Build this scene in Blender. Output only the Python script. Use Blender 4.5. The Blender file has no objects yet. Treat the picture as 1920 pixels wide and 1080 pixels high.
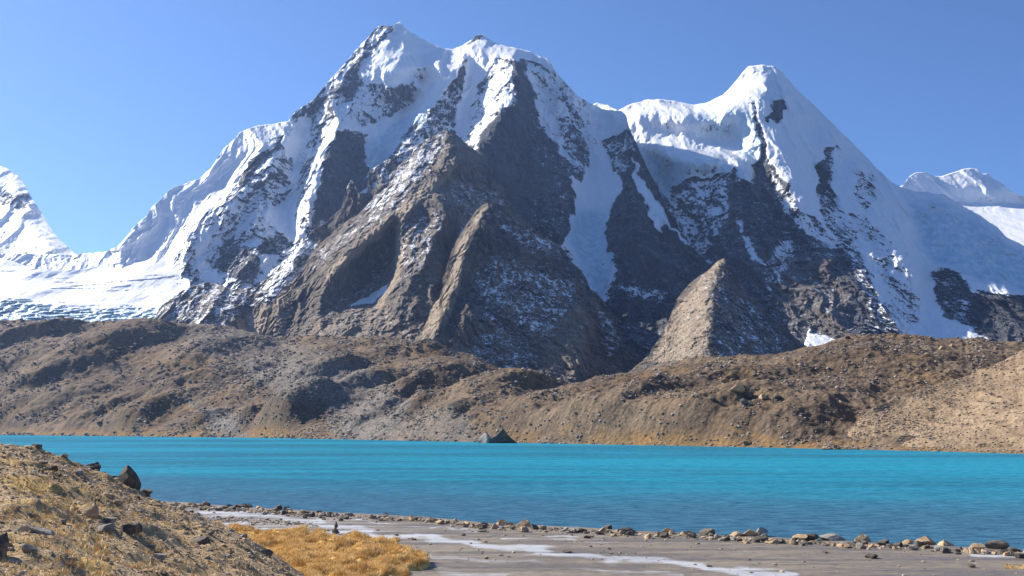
import bpy, math, random
import numpy as np
C = bpy.context; S = C.scene
random.seed(7); RNG = np.random.default_rng(11)
R = math.radians
# ------------------------------------------------------------------ camera
F = 2059.0; HOR = 802.0; HC = 9.0
PITCH = math.atan((HOR-540)/F)
cam_d = bpy.data.cameras.new('camera'); cam = bpy.data.objects.new('camera', cam_d); S.collection.objects.link(cam)
cam_d.sensor_width = 36; cam_d.lens = 36*F/1920; cam_d.clip_start = 0.3; cam_d.clip_end = 60000
cam.location = (0, 0, HC); cam.rotation_euler = (math.pi/2+PITCH, 0, 0)
S.camera = cam
S.render.resolution_x = 1024; S.render.resolution_y = 576
# ------------------------------------------------------------------ sky and sun
SUN_AZ = R(55)      # to the left of the view direction
SUN_EL = R(34)
w = bpy.data.worlds.new('World'); S.world = w; w.use_nodes = True
nt = w.node_tree; bg = nt.nodes['Background']
sky = nt.nodes.new('ShaderNodeTexSky'); sky.sky_type = 'NISHITA'; sky.sun_disc = False
sky.sun_elevation = SUN_EL; sky.sun_rotation = -SUN_AZ; sky.altitude = 3500; sky.air_density = 1.0; sky.dust_density = 2.2; sky.ozone_density = 8.0
nt.links.new(sky.outputs[0], bg.inputs[0]); bg.inputs[1].default_value = 0.092
sd = bpy.data.lights.new('sun', 'SUN'); sun = bpy.data.objects.new('sun', sd); S.collection.objects.link(sun)
sd.energy = 5.0; sd.angle = R(0.53); sd.color = (1.0, 0.935, 0.84)
sun.rotation_euler = (math.pi/2-SUN_EL, 0, SUN_AZ+math.pi)   # checked: light travels from the left-rear of the scene
from mathutils import Vector
sv = Vector((-math.sin(SUN_AZ)*math.cos(SUN_EL), math.cos(SUN_AZ)*math.cos(SUN_EL), math.sin(SUN_EL)))
sun.rotation_euler = sv.to_track_quat('Z', 'Y').to_euler()
S.view_settings.view_transform = 'Standard'; S.view_settings.look = 'None'; S.view_settings.gamma = 1
S.view_settings.exposure = 0.85
# ------------------------------------------------------------------ helpers
sp, cp = math.sin(PITCH), math.cos(PITCH)
def at(px, py, D):
    """the point seen at picture position px, py (1920 wide), D metres ahead"""
    xr = (np.asarray(px, float)-960)/F; yu = (540-np.asarray(py, float))/F
    Y = cp-yu*sp; Z = sp+yu*cp
    return xr/Y*D, D*np.ones_like(xr*D), HC+Z/Y*D
def ground_D(px, py, z=0.0):
    yu = (540-np.asarray(py, float))/F
    return (z-HC)*(cp-yu*sp)/(sp+yu*cp)
_perm = np.random.default_rng(3).integers(0, 2**31, 65536).astype(np.int64)
_g = np.random.default_rng(4).normal(size=(4096, 3)).astype(np.float32); _g /= np.linalg.norm(_g, axis=1)[:, None]
def perlin(x, y, z):
    x = np.asarray(x, np.float64); y = np.asarray(y, np.float64); z = np.asarray(z, np.float64)
    xi = np.floor(x).astype(np.int64); yi = np.floor(y).astype(np.int64); zi = np.floor(z).astype(np.int64)
    xf = (x-xi).astype(np.float32); yf = (y-yi).astype(np.float32); zf = (z-zi).astype(np.float32)
    f = lambda t: t*t*t*(t*(t*6-15)+10)
    u, v, q = f(xf), f(yf), f(zf)
    out = 0
    for a in (0, 1):
        wa = u if a else 1-u
        ha = _perm[(xi+a) & 65535]
        for b in (0, 1):
            wb = wa*(v if b else 1-v)
            hb = _perm[(ha+yi+b) & 65535]
            for c in (0, 1):
                g = _g[_perm[(hb+zi+c) & 65535] & 4095]
                out = out+wb*(q if c else 1-q)*(g[..., 0]*(xf-a)+g[..., 1]*(yf-b)+g[..., 2]*(zf-c))
    return out*1.5
def fbm(x, y, z, n=5, gain=.5, lac=2.03):
    o = 0; a = 1
    for i in range(n):
        o = o+a*perlin(x+i*17.3, y+i*9.1, z-i*5.7); a *= gain; x, y, z = x*lac, y*lac, z*lac
    return o
def ridged(x, y, z, n=5, gain=.5, lac=2.05):
    o = 0; a = 1; pv = 1
    for i in range(n):
        r = 1-np.abs(perlin(x+i*11.3, y-i*7.1, z+i*3.7))*1.6; r = np.clip(r, 0, 1)**2
        o = o+a*r*pv; pv = np.clip(r*1.3, 0, 1); a *= gain; x, y, z = x*lac, y*lac, z*lac
    return o
def crag(u, v, seed):
    """broken rock: every cell of an uneven mosaic is a small tilted plane"""
    ui = np.floor(u).astype(np.int64); vi = np.floor(v).astype(np.int64); best = np.full(u.shape, 9e9); out = np.zeros(u.shape)
    for a in (-1, 0, 1):
        for b in (-1, 0, 1):
            h = _perm[(_perm[(ui+a+seed*131) & 65535]+vi+b) & 65535]; g = _g[h & 4095]; g2 = _g[(h >> 12) & 4095]
            du = u-(ui+a+.5+.45*g[..., 0]); dv = v-(vi+b+.5+.45*g[..., 1]); d = du*du+dv*dv; m = d < best
            best = np.where(m, d, best); out = np.where(m, .35*g[..., 2]+.75*(g2[..., 0]*du+.7*g2[..., 1]*dv), out)
    return out
def sstep(a, b, x):
    t = np.clip((x-a)/(b-a), 0, 1); return t*t*(3-2*t)
def poly_mask(px, py, poly, feather):
    """1 inside a closed outline, 0 outside, soft over feather"""
    P = np.array(poly, float); x0, y0 = P.min(0)-feather*2; x1, y1 = P.max(0)+feather*2
    out = np.zeros(px.shape, np.float32)
    sel = (px > x0) & (px < x1) & (py > y0) & (py < y1)
    X = px[sel]; Y = py[sel]
    if X.size == 0: return out
    ins = np.zeros(X.shape, bool); dm = np.full(X.shape, 1e9)
    for i in range(len(P)):
        ax, ay = P[i-1]; bx, by = P[i]
        c = ((ay > Y) != (by > Y)) & (X < (bx-ax)*(Y-ay)/((by-ay) if by != ay else 1e-9)+ax)
        ins ^= c
        dx, dy = bx-ax, by-ay; L = dx*dx+dy*dy+1e-9
        t = np.clip(((X-ax)*dx+(Y-ay)*dy)/L, 0, 1)
        dm = np.minimum(dm, (X-ax-t*dx)**2+(Y-ay-t*dy)**2)
    d = np.sqrt(dm)*np.where(ins, 1, -1)
    out[sel] = sstep(-feather, feather, d); return out
def line_dist(px, py, pts):
    P = np.array(pts, float); dm = np.full(px.shape, 1e12)
    for i in range(len(P)-1):
        ax, ay = P[i][:2]; bx, by = P[i+1][:2]; dx, dy = bx-ax, by-ay; L = dx*dx+dy*dy+1e-9
        t = np.clip(((px-ax)*dx+(py-ay)*dy)/L, 0, 1)
        dm = np.minimum(dm, (px-ax-t*dx)**2+(py-ay-t*dy)**2)
    return np.sqrt(dm)
def curve(pts):
    P = np.array(pts, float); return lambda x: np.interp(x, P[:, 0], P[:, 1])
def dens(lines, step=16):
    out = []
    for L in lines:
        L = [tuple(map(float, p)) for p in L]
        if len(L) == 1: out.append(L[0]); continue
        for a, b in zip(L, L[1:]):
            n = max(1, int(math.hypot(b[0]-a[0], b[1]-a[1])/step))
            for k in range(n):
                t = k/n; out.append(tuple(a[j]+(b[j]-a[j])*t for j in range(3)))
        out.append(L[-1])
    return np.array(out)
def rbf(lines, step=16):
    P = dens(lines, step)
    key = {}
    for p in P: key[(round(p[0]/3), round(p[1]/3))] = p
    P = np.array(list(key.values())); n = len(P)
    d = np.hypot(P[:, None, 0]-P[None, :, 0], P[:, None, 1]-P[None, :, 1])
    A = np.zeros((n+1, n+1)); A[:n, :n] = d-np.eye(n)*4; A[:n, n] = 1; A[n, :n] = 1
    wgt = np.linalg.solve(A, np.append(P[:, 2], 0))
    def f(x, y):
        sh = x.shape; x = x.ravel().astype(np.float32); y = y.ravel().astype(np.float32); o = np.full(x.shape, wgt[n], np.float32)
        for k in range(n):
            o += np.float32(wgt[k])*np.sqrt((x-np.float32(P[k, 0]))**2+(y-np.float32(P[k, 1]))**2)
        return o.reshape(sh).astype(float)
    return f
def grid_mesh(name, X, Y, Z, mat, attrs=None, smooth=True):
    ny, nx = X.shape; n = nx*ny
    me = bpy.data.meshes.new(name); me.vertices.add(n)
    co = np.stack([X, Y, Z], -1).reshape(-1, 3).astype(np.float32); me.vertices.foreach_set('co', co.ravel())
    i = np.arange(ny-1)[:, None]*nx+np.arange(nx-1)[None, :]
    q = np.stack([i, i+1, i+nx+1, i+nx], -1).reshape(-1, 4).astype(np.int32); nf = len(q)
    me.loops.add(nf*4); me.loops.foreach_set('vertex_index', q.ravel())
    me.polygons.add(nf); me.polygons.foreach_set('loop_start', np.arange(0, nf*4, 4, dtype=np.int32))
    me.polygons.foreach_set('loop_total', np.full(nf, 4, np.int32))
    me.polygons.foreach_set('use_smooth', np.full(nf, smooth))
    me.update(calc_edges=True)
    for k, v in (attrs or {}).items():
        a = me.attributes.new(k, 'FLOAT', 'POINT'); a.data.foreach_set('value', v.astype(np.float32).ravel())
    o = bpy.data.objects.new(name, me); S.collection.objects.link(o)
    if mat: me.materials.append(mat)
    return o
def tri_mesh(name, V, T, mat, parent=None, smooth=False, mats=None, mi=None, attrs=None):
    me = bpy.data.meshes.new(name); V = np.asarray(V, np.float32); T = np.asarray(T, np.int32)
    me.vertices.add(len(V)); me.vertices.foreach_set('co', V.ravel())
    me.loops.add(len(T)*3); me.loops.foreach_set('vertex_index', T.ravel())
    me.polygons.add(len(T)); me.polygons.foreach_set('loop_start', np.arange(0, len(T)*3, 3, dtype=np.int32))
    me.polygons.foreach_set('loop_total', np.full(len(T), 3, np.int32))
    me.polygons.foreach_set('use_smooth', np.full(len(T), smooth)); me.update(calc_edges=True)
    for k, v in (attrs or {}).items():
        a = me.attributes.new(k, 'FLOAT', 'POINT'); a.data.foreach_set('value', np.asarray(v, np.float32).ravel())
    o = bpy.data.objects.new(name, me); S.collection.objects.link(o)
    if mat: me.materials.append(mat)
    if parent: o.parent = parent
    return o
def tag(o, label=None, cat=None, group=None, kind=None):
    if label: o['label'] = label
    if cat: o['category'] = cat
    if group: o['group'] = group
    if kind: o['kind'] = kind
    return o
# ------------------------------------------------------------------ node helper
class NT:
    def __init__(s, name):
        s.m = bpy.data.materials.new(name); s.m.use_nodes = True; s.t = s.m.node_tree
        s.b = s.t.nodes['Principled BSDF']; s.c = {}
    def n(s, typ, **k):
        x = s.t.nodes.new('ShaderNode'+typ)
        for a, v in k.items(): setattr(x, a, v)
        return x
    def put(s, sock, v):
        if hasattr(v, 'is_output') or isinstance(v, bpy.types.NodeSocket): s.t.links.new(v, sock)
        elif isinstance(v, (tuple, list)) and len(v) == 3 and sock.type == 'RGBA': sock.default_value = (*v, 1)
        else: sock.default_value = v
    def math(s, op, a, b=0.0, c=0.0, clamp=False):
        x = s.n('Math', operation=op); x.use_clamp = clamp
        s.put(x.inputs[0], a); s.put(x.inputs[1], b); s.put(x.inputs[2], c); return x.outputs[0]
    def attr(s, name):
        x = s.n('Attribute', attribute_name=name); return x.outputs['Fac']
    def pos(s):
        if 'pos' not in s.c: s.c['pos'] = s.n('NewGeometry')
        return s.c['pos'].outputs['Position']
    def nz(s):
        s.pos()
        x = s.n('SeparateXYZ'); s.t.links.new(s.c['pos'].outputs['Normal'], x.inputs[0]); return x.outputs[2]
    def scale(s, v, src=None, rot=None):
        x = s.n('Mapping'); s.put(x.inputs['Vector'], src or s.pos()); x.inputs['Scale'].default_value = v
        if rot: x.inputs['Rotation'].default_value = rot
        return x.outputs[0]
    def noise(s, sc, det=5, rough=.6, vec=None, out=0, dist=0):
        x = s.n('TexNoise'); s.put(x.inputs['Vector'], vec or s.pos()); x.inputs['Scale'].default_value = sc
        x.inputs['Detail'].default_value = det; x.inputs['Roughness'].default_value = rough; x.inputs['Distortion'].default_value = dist
        return x.outputs[out]
    def voro(s, sc, vec=None, feature='F1', out=0):
        x = s.n('TexVoronoi', feature=feature); s.put(x.inputs['Vector'], vec or s.pos()); x.inputs['Scale'].default_value = sc
        return x.outputs[out]
    def rng(s, v, a, b, c=0.0, d=1.0, smooth=True):
        x = s.n('MapRange'); x.interpolation_type = 'SMOOTHSTEP' if smooth else 'LINEAR'
        s.put(x.inputs[0], v); x.inputs[1].default_value = a; x.inputs[2].default_value = b; x.inputs[3].default_value = c; x.inputs[4].default_value = d
        return x.outputs[0]
    def mix(s, f, a, b):
        x = s.n('Mix', data_type='RGBA'); s.put(x.inputs[0], f); s.put(x.inputs[6], a); s.put(x.inputs[7], b); return x.outputs[2]
    def bump(s, h, dist, strength=1.0, nrm=None):
        x = s.n('Bump'); s.put(x.inputs['Height'], h); x.inputs['Distance'].default_value = dist; x.inputs['Strength'].default_value = strength
        if nrm: s.put(x.inputs['Normal'], nrm)
        return x.outputs[0]
    def out(s, color=None, rough=None, normal=None, spec=None):
        if color is not None: s.put(s.b.inputs['Base Color'], color)
        if rough is not None: s.put(s.b.inputs['Roughness'], rough)
        if normal is not None: s.put(s.b.inputs['Normal'], normal)
        if spec is not None: s.put(s.b.inputs['Specular IOR Level'], spec)
        return s.m
def mountain_mat(name, dark, mid, warm, sc=1.0, snowcol=(.93, .94, .95)):
    s = NT(name)
    n1 = s.noise(.006*sc, 6, .6); n2 = s.noise(.035*sc, 6, .65); n3 = s.noise(.16*sc, 4, .7)
    st = s.noise(1.0, 5, .7, vec=s.scale((.055*sc, .014*sc, .014*sc), rot=(0.0, .22, 0)))
    lg = s.noise(1.0, 4, .65, vec=s.scale((.02*sc, .02*sc, .09*sc), rot=(0.2, .3, 0)))
    rock = s.mix(s.rng(n1, .38, .62), dark, mid)
    rock = s.mix(s.math('MULTIPLY', s.rng(n2, .45, .72), .6), rock, warm)
    rock = s.mix(s.math('MULTIPLY', s.rng(st, .45, .62), .45), rock, dark)
    rock = s.mix(s.rng(s.attr('tone'), 0, 1), rock, s.mix(s.rng(n2, .35, .65), warm, tuple(min(1, c*1.35) for c in warm)))  # tone: pale scree and warm rock, plus sunlight painted into lit faces
    speck = s.math('MULTIPLY', s.rng(n3, .3, .72, .62, 1.4, False), s.rng(s.noise(.4*sc, 3, .7), .3, .7, .8, 1.2, False))
    h = s.n('HueSaturation'); s.put(h.inputs['Color'], rock); s.put(h.inputs['Value'], speck); rock = h.outputs[0]
    T = lambda v, k: s.math('MULTIPLY', s.math('SUBTRACT', v, .5), k)
    sn = s.attr('snow')
    for q in (s.math('MULTIPLY', s.math('SUBTRACT', s.nz(), .55), .35), T(n2, .55), T(n3, .75), T(st, 1.0), T(lg, .45)): sn = s.math('ADD', sn, q)
    fac = s.math('ADD', s.rng(sn, .46, .60), s.math('MULTIPLY', s.rng(sn, .22, .5), s.math('MULTIPLY', s.rng(n3, .4, .65), .30)), clamp=True)
    ice = s.mix(s.math('MULTIPLY', s.attr('ice'), s.rng(n2, .35, .6, .35, 1.0)), snowcol, (.50, .70, .80))
    col = s.mix(fac, rock, ice)
    bm = s.bump(s.math('ADD', s.math('MULTIPLY', n3, 1.3), s.math('ADD', s.math('MULTIPLY', n2, 1.5), s.math('MULTIPLY', st, 1.6))), 12/sc, .9)
    nm = s.n('Mix', data_type='VECTOR'); s.put(nm.inputs[0], s.math('MULTIPLY', fac, .72)); s.put(nm.inputs[4], bm)
    s.t.links.new(s.c['pos'].outputs['Normal'], nm.inputs[5])
    return s.out(col, s.rng(fac, 0, 1, .95, .55), nm.outputs[1], .25)
MAT_M = mountain_mat('mountain_rock_and_snow', (.05, .062, .08), (.105, .112, .13), (.22, .18, .15))
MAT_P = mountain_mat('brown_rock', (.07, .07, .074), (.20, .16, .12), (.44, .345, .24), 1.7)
# ------------------------------------------------------------------ relief builder
def relief(name, x0, x1, step, ny, top, bot, depth, paint, mat, disp, back=900, backslope=.8, skyrough=2.0, base=(.4, 0, 0), warp=5, skyseed=0):
    xs = np.arange(x0, x1+step, step); nx = len(xs)
    ty = top(xs)+skyrough*fbm(xs/28., xs*0+skyseed+.5, xs*0+.3, 4, .6)*1.4
    by = bot(xs)
    t = (np.linspace(0, 1, ny))[:, None]
    PX = np.repeat(xs[None, :], ny, 0); PY = by[None, :]+(ty-by)[None, :]*t
    D = depth(PX, PY)
    X, Y, Z = at(PX, PY, D)
    # paint
    wx = warp*fbm(X/90., Y/90., Z/90., 4)*2; wz = warp*fbm(X/90.+9, Y/90.+31, Z/90., 4)*2
    A = {k: np.full(PX.shape, v, np.float32) for k, v in zip(('snow', 'ice', 'tone'), base)}
    for key, val, fe, poly in paint:
        m = poly_mask(PX+wx, PY+wz, poly, fe); A[key] = A[key]*(1-m)+val*m
    D = D+disp(X, Y, Z, PX, PY, A)
    X, Y, Z = at(PX, PY, D)
    # far side
    nb = 10; tb = np.linspace(0, 1, nb+1)[1:, None]**1.3
    dx = X[-1]/Y[-1]
    Yb = Y[-1][None]+back*tb; Xb = X[-1][None]+dx*back*tb; Zb = Z[-1][None]-back*backslope*tb
    X = np.vstack([X[:1]*.97, X, Xb]); Y = np.vstack([Y[:1]*.97, Y, Yb]); Z = np.vstack([Z[:1]*0-9, Z, np.maximum(Zb, -9)])
    for k in A: A[k] = np.vstack([A[k][:1], A[k], np.repeat(A[k][-1][None], nb, 0)])
    return grid_mesh(name, X, Y, Z, mat, A)
def mdisp(big, small, L=130., snowmul=.30):
    def f(X, Y, Z, PX, PY, A):
        k = snowmul+(1-snowmul)*sstep(.95, .6, A['snow'])
        k = np.maximum(k, .5*A['ice'])
        wv = fbm(X/(L*3), Y/(L*3), Z/(L*3), 3)*L*.45
        g = ridged((X+wv)/L, Y/(L*7), Z/(L*5), 5, .5)
        g2 = ridged((X+wv)/(L*.33), Y/(L*1.6), Z/(L*1.1), 4, .55)
        sl = (Y+Z)*.7; h = .6*fbm((X+wv*.3)/(L*.12), sl/(L*.30), X*0+L, 5, .66)+.8*(.7-ridged((X+sl*.35)/(L*.22), sl/(L*.7), X*0+3, 4, .55))
        w1 = .5*fbm(X/(L*.3), sl/(L*.3), X*0+8, 3); 
        h = .45*h+1.5*crag(X/(L*.34)+w1, sl/(L*.62)+w1, 1)+.8*crag(X/(L*.13)+w1*2, sl/(L*.22)+w1, 2)+.35*crag(X/(L*.06)+w1*3, sl/(L*.09), 3)
        return -(big*.8*(g-.9)+big*.25*(g2-.8))*(.35+.65*k)-small*h*k
    return f
# ================================================================== MOUNTAINS
# ---- left (main) massif
top_A = curve([(-160,476),(150,476),(200,470),(220,463),(238,440),(250,425),(275,405),(285,388),(310,365),(318,356),(345,345),(372,335),(395,315),(412,290),(420,278),(443,258),(450,248),(475,238),(510,232),(540,226),(552,212),(570,200),(585,190),(610,160),(640,125),(665,97),(690,70),(703,53),(714,47),(735,50),(750,42),(765,58),(785,70),(805,80),(830,90),(852,92),(870,84),(888,72),(893,66),(905,65),(912,70),(930,82),(960,88),(1000,99),(1028,110),(1040,130),(1055,150),(1085,180),(1108,194),(1130,205),(1165,208),(1174,216),(1179,237),(1190,262),(1215,318),(1240,368),(1262,420),(1300,465),(1340,505),(1380,560),(1420,620),(1460,690),(1500,760)])
rb_A = rbf([
 [(-160,476,60),(150,476,30),(220,463,0),(310,365,0),(412,290,0),(450,248,0),(540,228,-10),(640,125,-5),(714,47,6),(750,42,14),(800,80,18),(852,92,24),(893,66,10),(960,88,2),(1028,110,0),(1085,180,30),(1130,205,50),(1170,210,25),(1215,318,5),(1262,420,-5),(1340,505,-10),(1500,760,0)],
 [(545,238,-12),(530,270,-22),(512,300,-28),(480,345,-35),(440,368,-42),(400,400,-48),(360,440,-50),(336,475,-40)],      # left rock rib
 [(400,330,0),(360,380,6),(320,430,14),(300,470,20)],
 [(440,300,8),(420,350,5),(370,400,-5),(330,450,0)],
 [(575,222,18),(562,290,30),(555,340,30),(548,390,24),(552,440,10)],                                                       # couloir
 [(515,300,-22),(502,350,-26),(478,400,-34),(455,450,-40),(440,510,-40)],
 [(490,330,-10),(470,380,-12),(440,430,-22),(410,480,-24),(400,540,-20)],
 [(672,140,-12),(655,200,-26),(640,240,-36),(612,300,-42),(590,345,-46),(572,390,-50),(560,440,-46)],                      # central left rib
 [(690,250,20),(672,300,22),(660,345,18),(640,400,5),(600,440,-10)],
 [(755,60,2),(756,90,-16),(745,122,-36)], [(690,126,-22),(740,128,-38),(790,128,-34),(840,118,-10)], [(690,160,-8),(740,166,-12),(790,168,4)],
 [(800,110,10),(790,150,30),(765,190,40),(745,235,46),(715,280,48),(695,320,40)],                                          # snow bowl
 [(884,90,-14),(868,115,-22),(850,150,-24),(830,185,-26),(800,225,-28),(770,262,-30),(740,292,-30)],                       # serac rib
 [(890,120,-6),(875,165,6),(866,205,10),(855,245,12),(840,300,10)],                                                        # hanging couloir
 [(930,104,-44),(905,150,-22),(885,215,-8),(875,260,-10)],
 [(960,110,-60),(966,119,-70),(967,160,-78),(964,200,-86),(940,225,-84),(915,248,-82),(890,282,-80),(860,330,-70)],         # great prow
 [(980,130,-40),(990,200,-28),(985,270,-12),(980,340,-4),(1000,400,-8)],
 [(1040,140,10),(1058,200,20),(1080,260,26),(1088,330,22),(1070,370,8),(1050,440,-10)],
 [(1020,170,22),(1035,240,34),(1050,300,36)],
 [(1110,230,70),(1120,290,84),(1115,360,90),(1100,430,76),(1110,500,66),(1130,580,60),(1140,700,60)],                      # hanging glacier gully
 [(1165,260,52),(1160,330,50),(1160,400,44),(1150,460,40),(1165,540,30)],
 [(1190,300,25),(1215,370,16),(1250,430,12),(1290,500,12)],
 [(1170,330,22),(1195,400,14),(1220,450,12)],
 [(-160,720,0),(200,720,0),(500,720,0),(800,720,0),(1000,720,10),(1300,760,10),(1500,780,0)]])
def dep_A(x, y): return (2900+(640-y)*2.75)*(1+1.65*rb_A(x, y)/F)
paint_A = [
 ('snow', 1.05, 8, [(-200,700),(300,700),(330,560),(337,475),(347,440),(382,398),(430,366),(448,340),(462,300),(500,272),(528,262),(545,237),(556,222),(520,215),(400,230),(200,420),(-200,420)]),
 ('snow', 1.0, 3, [(538,236),(560,205),(620,152),(655,112),(700,58),(712,44),(690,30),(520,190)]),
 ('snow', .62, 4, [(712,52),(730,56),(700,92),(655,140),(620,170),(570,208),(550,222),(600,176),(650,124),(690,80)]),
 ('snow', .42, 5, [(700,72),(690,110),(672,128),(655,150),(645,200),(600,230),(575,222),(620,180),(670,110)]),
 ('snow', 1.05, 3, [(738,55),(752,35),(800,65),(852,86),(882,76),(870,106),(840,130),(800,148),(740,142),(676,146),(672,126),(690,106),(715,82)]),
 ('snow', .98, 5, [(675,130),(780,140),(840,122),(866,105),(866,135),(842,165),(810,200),(795,225),(765,238),(747,270),(737,290),(702,322),(688,320),(690,252),(660,246),(632,252),(650,214),(676,230),(740,212),(775,192),(775,164),(690,156)]),
 ('ice', .55, 5, [(676,128),(780,138),(778,158),(740,166),(690,160)]),
 ('snow', .66, 7, [(682,158),(776,154),(778,186),(735,214),(682,232),(652,228),(665,190)]),
 ('snow', .9, 6, [(688,250),(740,240),(735,280),(700,325),(686,330)]),
 ('ice', .8, 5, [(690,262),(745,225),(800,200),(795,230),(750,275),(705,325),(690,322)]),
 ('snow', 1.05, 3, [(905,60),(960,80),(1035,104),(1050,140),(1030,128),(1000,116),(965,113),(937,111),(912,145),(897,165),(887,200),(881,245),(864,262),(848,243),(860,200),(868,150),(872,120),(880,85)]),
 ('ice', .4, 5, [(970,104),(1030,110),(1046,140),(1010,132),(975,122)]),
 ('snow', .50, 4, [(872,104),(866,150),(858,200),(845,243),(820,272),(780,285),(735,302),(758,262),(798,217),(828,182),(848,150)]),
 ('snow', .66, 4, [(935,113),(965,118),(966,197),(930,217),(910,252),(890,282),(864,262),(881,240),(888,190),(912,150)]),
 ('snow', .05, 4, [(966,112),(985,124),(1000,170),(1020,240),(1050,300),(1072,360),(1072,450),(1070,560),(1000,600),(860,420),(800,300),(888,283),(914,247),(934,214),(966,198)]),
 ('snow', .26, 12, [(985,170),(1010,180),(1050,290),(1070,360),(1072,450),(1060,500),(990,440),(985,380),(1040,360),(1000,300)]),
 ('snow', .74, 5, [(985,120),(1045,134),(1110,190),(1170,208),(1182,240),(1165,300),(1130,285),(1110,330),(1096,340),(1085,320),(1060,300),(1040,262),(1012,240),(1000,180)]),
 ('snow', .48, 6, [(1045,215),(1085,235),(1110,290),(1100,340),(1085,330),(1060,280)]),
 ('snow', .50, 3, [(1040,150),(1060,170),(1075,200),(1095,240),(1085,245),(1060,205)]),
 ('snow', 1.0, 5, [(1100,196),(1165,206),(1178,236),(1166,266),(1130,266),(1145,300),(1160,330),(1168,360),(1148,382),(1143,400),(1130,440),(1145,490),(1160,502),(1142,540),(1130,568),(1110,545),(1094,510),(1052,462),(1068,430),(1076,372),(1068,338),(1092,340),(1102,312),(1117,290),(1122,265),(1108,240)]),
 ('ice', .55, 6, [(1105,205),(1165,208),(1175,240),(1160,262),(1125,262)]),
 ('ice', .9, 10, [(1060,440),(1080,400),(1140,395),(1150,500),(1130,570)]),
 ('snow', .15, 4, [(1128,267),(1180,240),(1215,318),(1262,420),(1300,465),(1345,505),(1500,760),(1150,760),(1145,560),(1162,502),(1146,480),(1132,440),(1150,385),(1170,360),(1160,325)]),
 ('snow', .5, 4, [(1130,268),(1180,240),(1195,280),(1180,310),(1160,325),(1145,295)]),
 ('snow', .95, 3, [(1186,290),(1200,325),(1232,378),(1262,430),(1292,462),(1282,462),(1245,420),(1240,440),(1226,424),(1204,372),(1188,335)]),
 ('snow', .50, 7, [(1150,538),(1200,535),(1250,548),(1240,560),(1180,558),(1150,550)]),
 ('snow', .60, 6, [(336,475),(380,398),(440,366),(500,300),(560,232),(640,175),(656,205),(640,250),(690,330),(690,400),(480,580),(300,640)]),
 ('snow', .12, 4, [(633,245),(648,252),(668,285),(690,312),(684,352),(640,400),(588,420),(592,370),(603,330),(612,290)]),
 ('snow', .30, 8, [(480,470),(520,430),(550,450),(500,500),(480,530),(430,520),(400,500),(420,450)]),
 ('snow', 1.0, 3, [(548,238),(574,212),(578,250),(562,290),(557,340),(557,392),(545,402),(532,396),(545,352),(552,300),(534,290),(530,262)]),
 ('snow', .98, 4, [(490,395),(530,386),(556,410),(568,445),(545,450),(522,430),(498,420)]),
 ('snow', 1.0, 3, [(484,476),(522,478),(502,518),(492,512)]),
 ('snow', .95, 3, [(378,426),(392,440),(382,480),(412,526),(376,522),(364,482)]),
 ('snow', .98, 3, [(664,190),(652,215),(622,250),(604,300),(590,346),(583,340),(598,290),(613,250),(638,205)]),
 ('tone', .35, 8, [(480,480),(500,500),(480,545),(400,540),(440,490)]),
 ('tone', .35, 20, [(900,300),(960,300),(1040,340),(1000,450),(960,440)]),
]
main = relief('mountain', -160, 1500, 1.55, 400, top_A, curve([(-160,720),(1500,800)]), dep_A, paint_A, MAT_M, mdisp(60, 13, 150), 1400, .9, 1.6, (.3, 0, 0), 4)
main['kind'] = 'structure'
# ---- right massif
top_B = curve([(1080,215),(1108,196),(1120,193),(1140,197),(1160,206),(1166,204),(1185,195),(1215,187),(1240,186),(1275,192),(1300,196),(1330,190),(1355,178),(1380,152),(1395,132),(1402,125),(1430,122),(1450,124),(1465,133),(1475,147),(1490,165),(1530,200),(1565,235),(1600,270),(1620,290),(1650,320),(1672,340),(1690,350),(1715,358),(1745,362),(1770,365),(1800,383),(1830,400),(1870,425),(1885,442),(1920,462),(2000,500),(2120,540)])
rb_B = rbf([
 [(1080,215,60),(1140,197,40),(1166,204,20),(1240,186,0),(1300,196,14),(1355,178,0),(1402,125,-6),(1430,122,-14),(1465,133,0),(1530,200,14),(1600,270,26),(1690,350,46),(1770,365,40),(1870,425,66),(2120,540,110)],
 [(1436,150,-60),(1442,168,-66),(1412,190,-74),(1404,205,-78),(1422,255,-74),(1440,290,-70),(1478,350,-66),(1530,412,-48),(1590,472,-36),(1640,545,-28),(1690,640,-26)],
 [(1330,212,-46),(1270,212,-44),(1200,216,-30)],
 [(1380,208,-84),(1340,226,-56),(1300,232,-44),(1250,228,-44)],
 [(1375,262,-10),(1335,258,-4),(1290,262,-4),(1230,240,-8)],
 [(1190,245,14),(1220,262,-6),(1260,262,-22),(1290,262,-24)],
 [(1210,262,-20),(1250,285,-40),(1300,304,-66),(1345,306,-70)],
 [(1220,300,24),(1250,350,40),(1240,400,40)],
 [(1320,330,-18),(1375,318,-56),(1390,350,-60),(1410,400,-56),(1430,470,-48)],
 [(1420,310,-34),(1450,380,-20),(1470,450,-20),(1480,520,-20),(1460,600,-14)],
 [(1300,400,24),(1320,470,30),(1340,560,26)],
 [(1540,420,-42),(1550,480,-34),(1560,560,-30)],
 [(1500,220,-26),(1525,280,-24),(1545,340,-22)],
 [(1560,270,-16),(1552,330,-16),(1580,390,-12),(1622,440,-6),(1680,530,6),(1710,610,14)],
 [(1610,320,-16),(1640,380,-16),(1680,440,-10),(1720,520,0)],
 [(1700,390,44),(1715,450,62),(1735,520,66),(1760,600,60)],
 [(1740,370,30),(1760,420,44),(1800,450,52),(1860,500,68),(1920,520,84)],
 [(1790,515,40),(1860,545,56),(1960,560,80)],
 [(1100,760,0),(1400,760,-10),(1700,760,0),(2120,760,10)]], 18)
def dep_B(x, y): return (2850+(660-y)*3.5)*(1+1.6*rb_B(x, y)/F)
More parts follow.
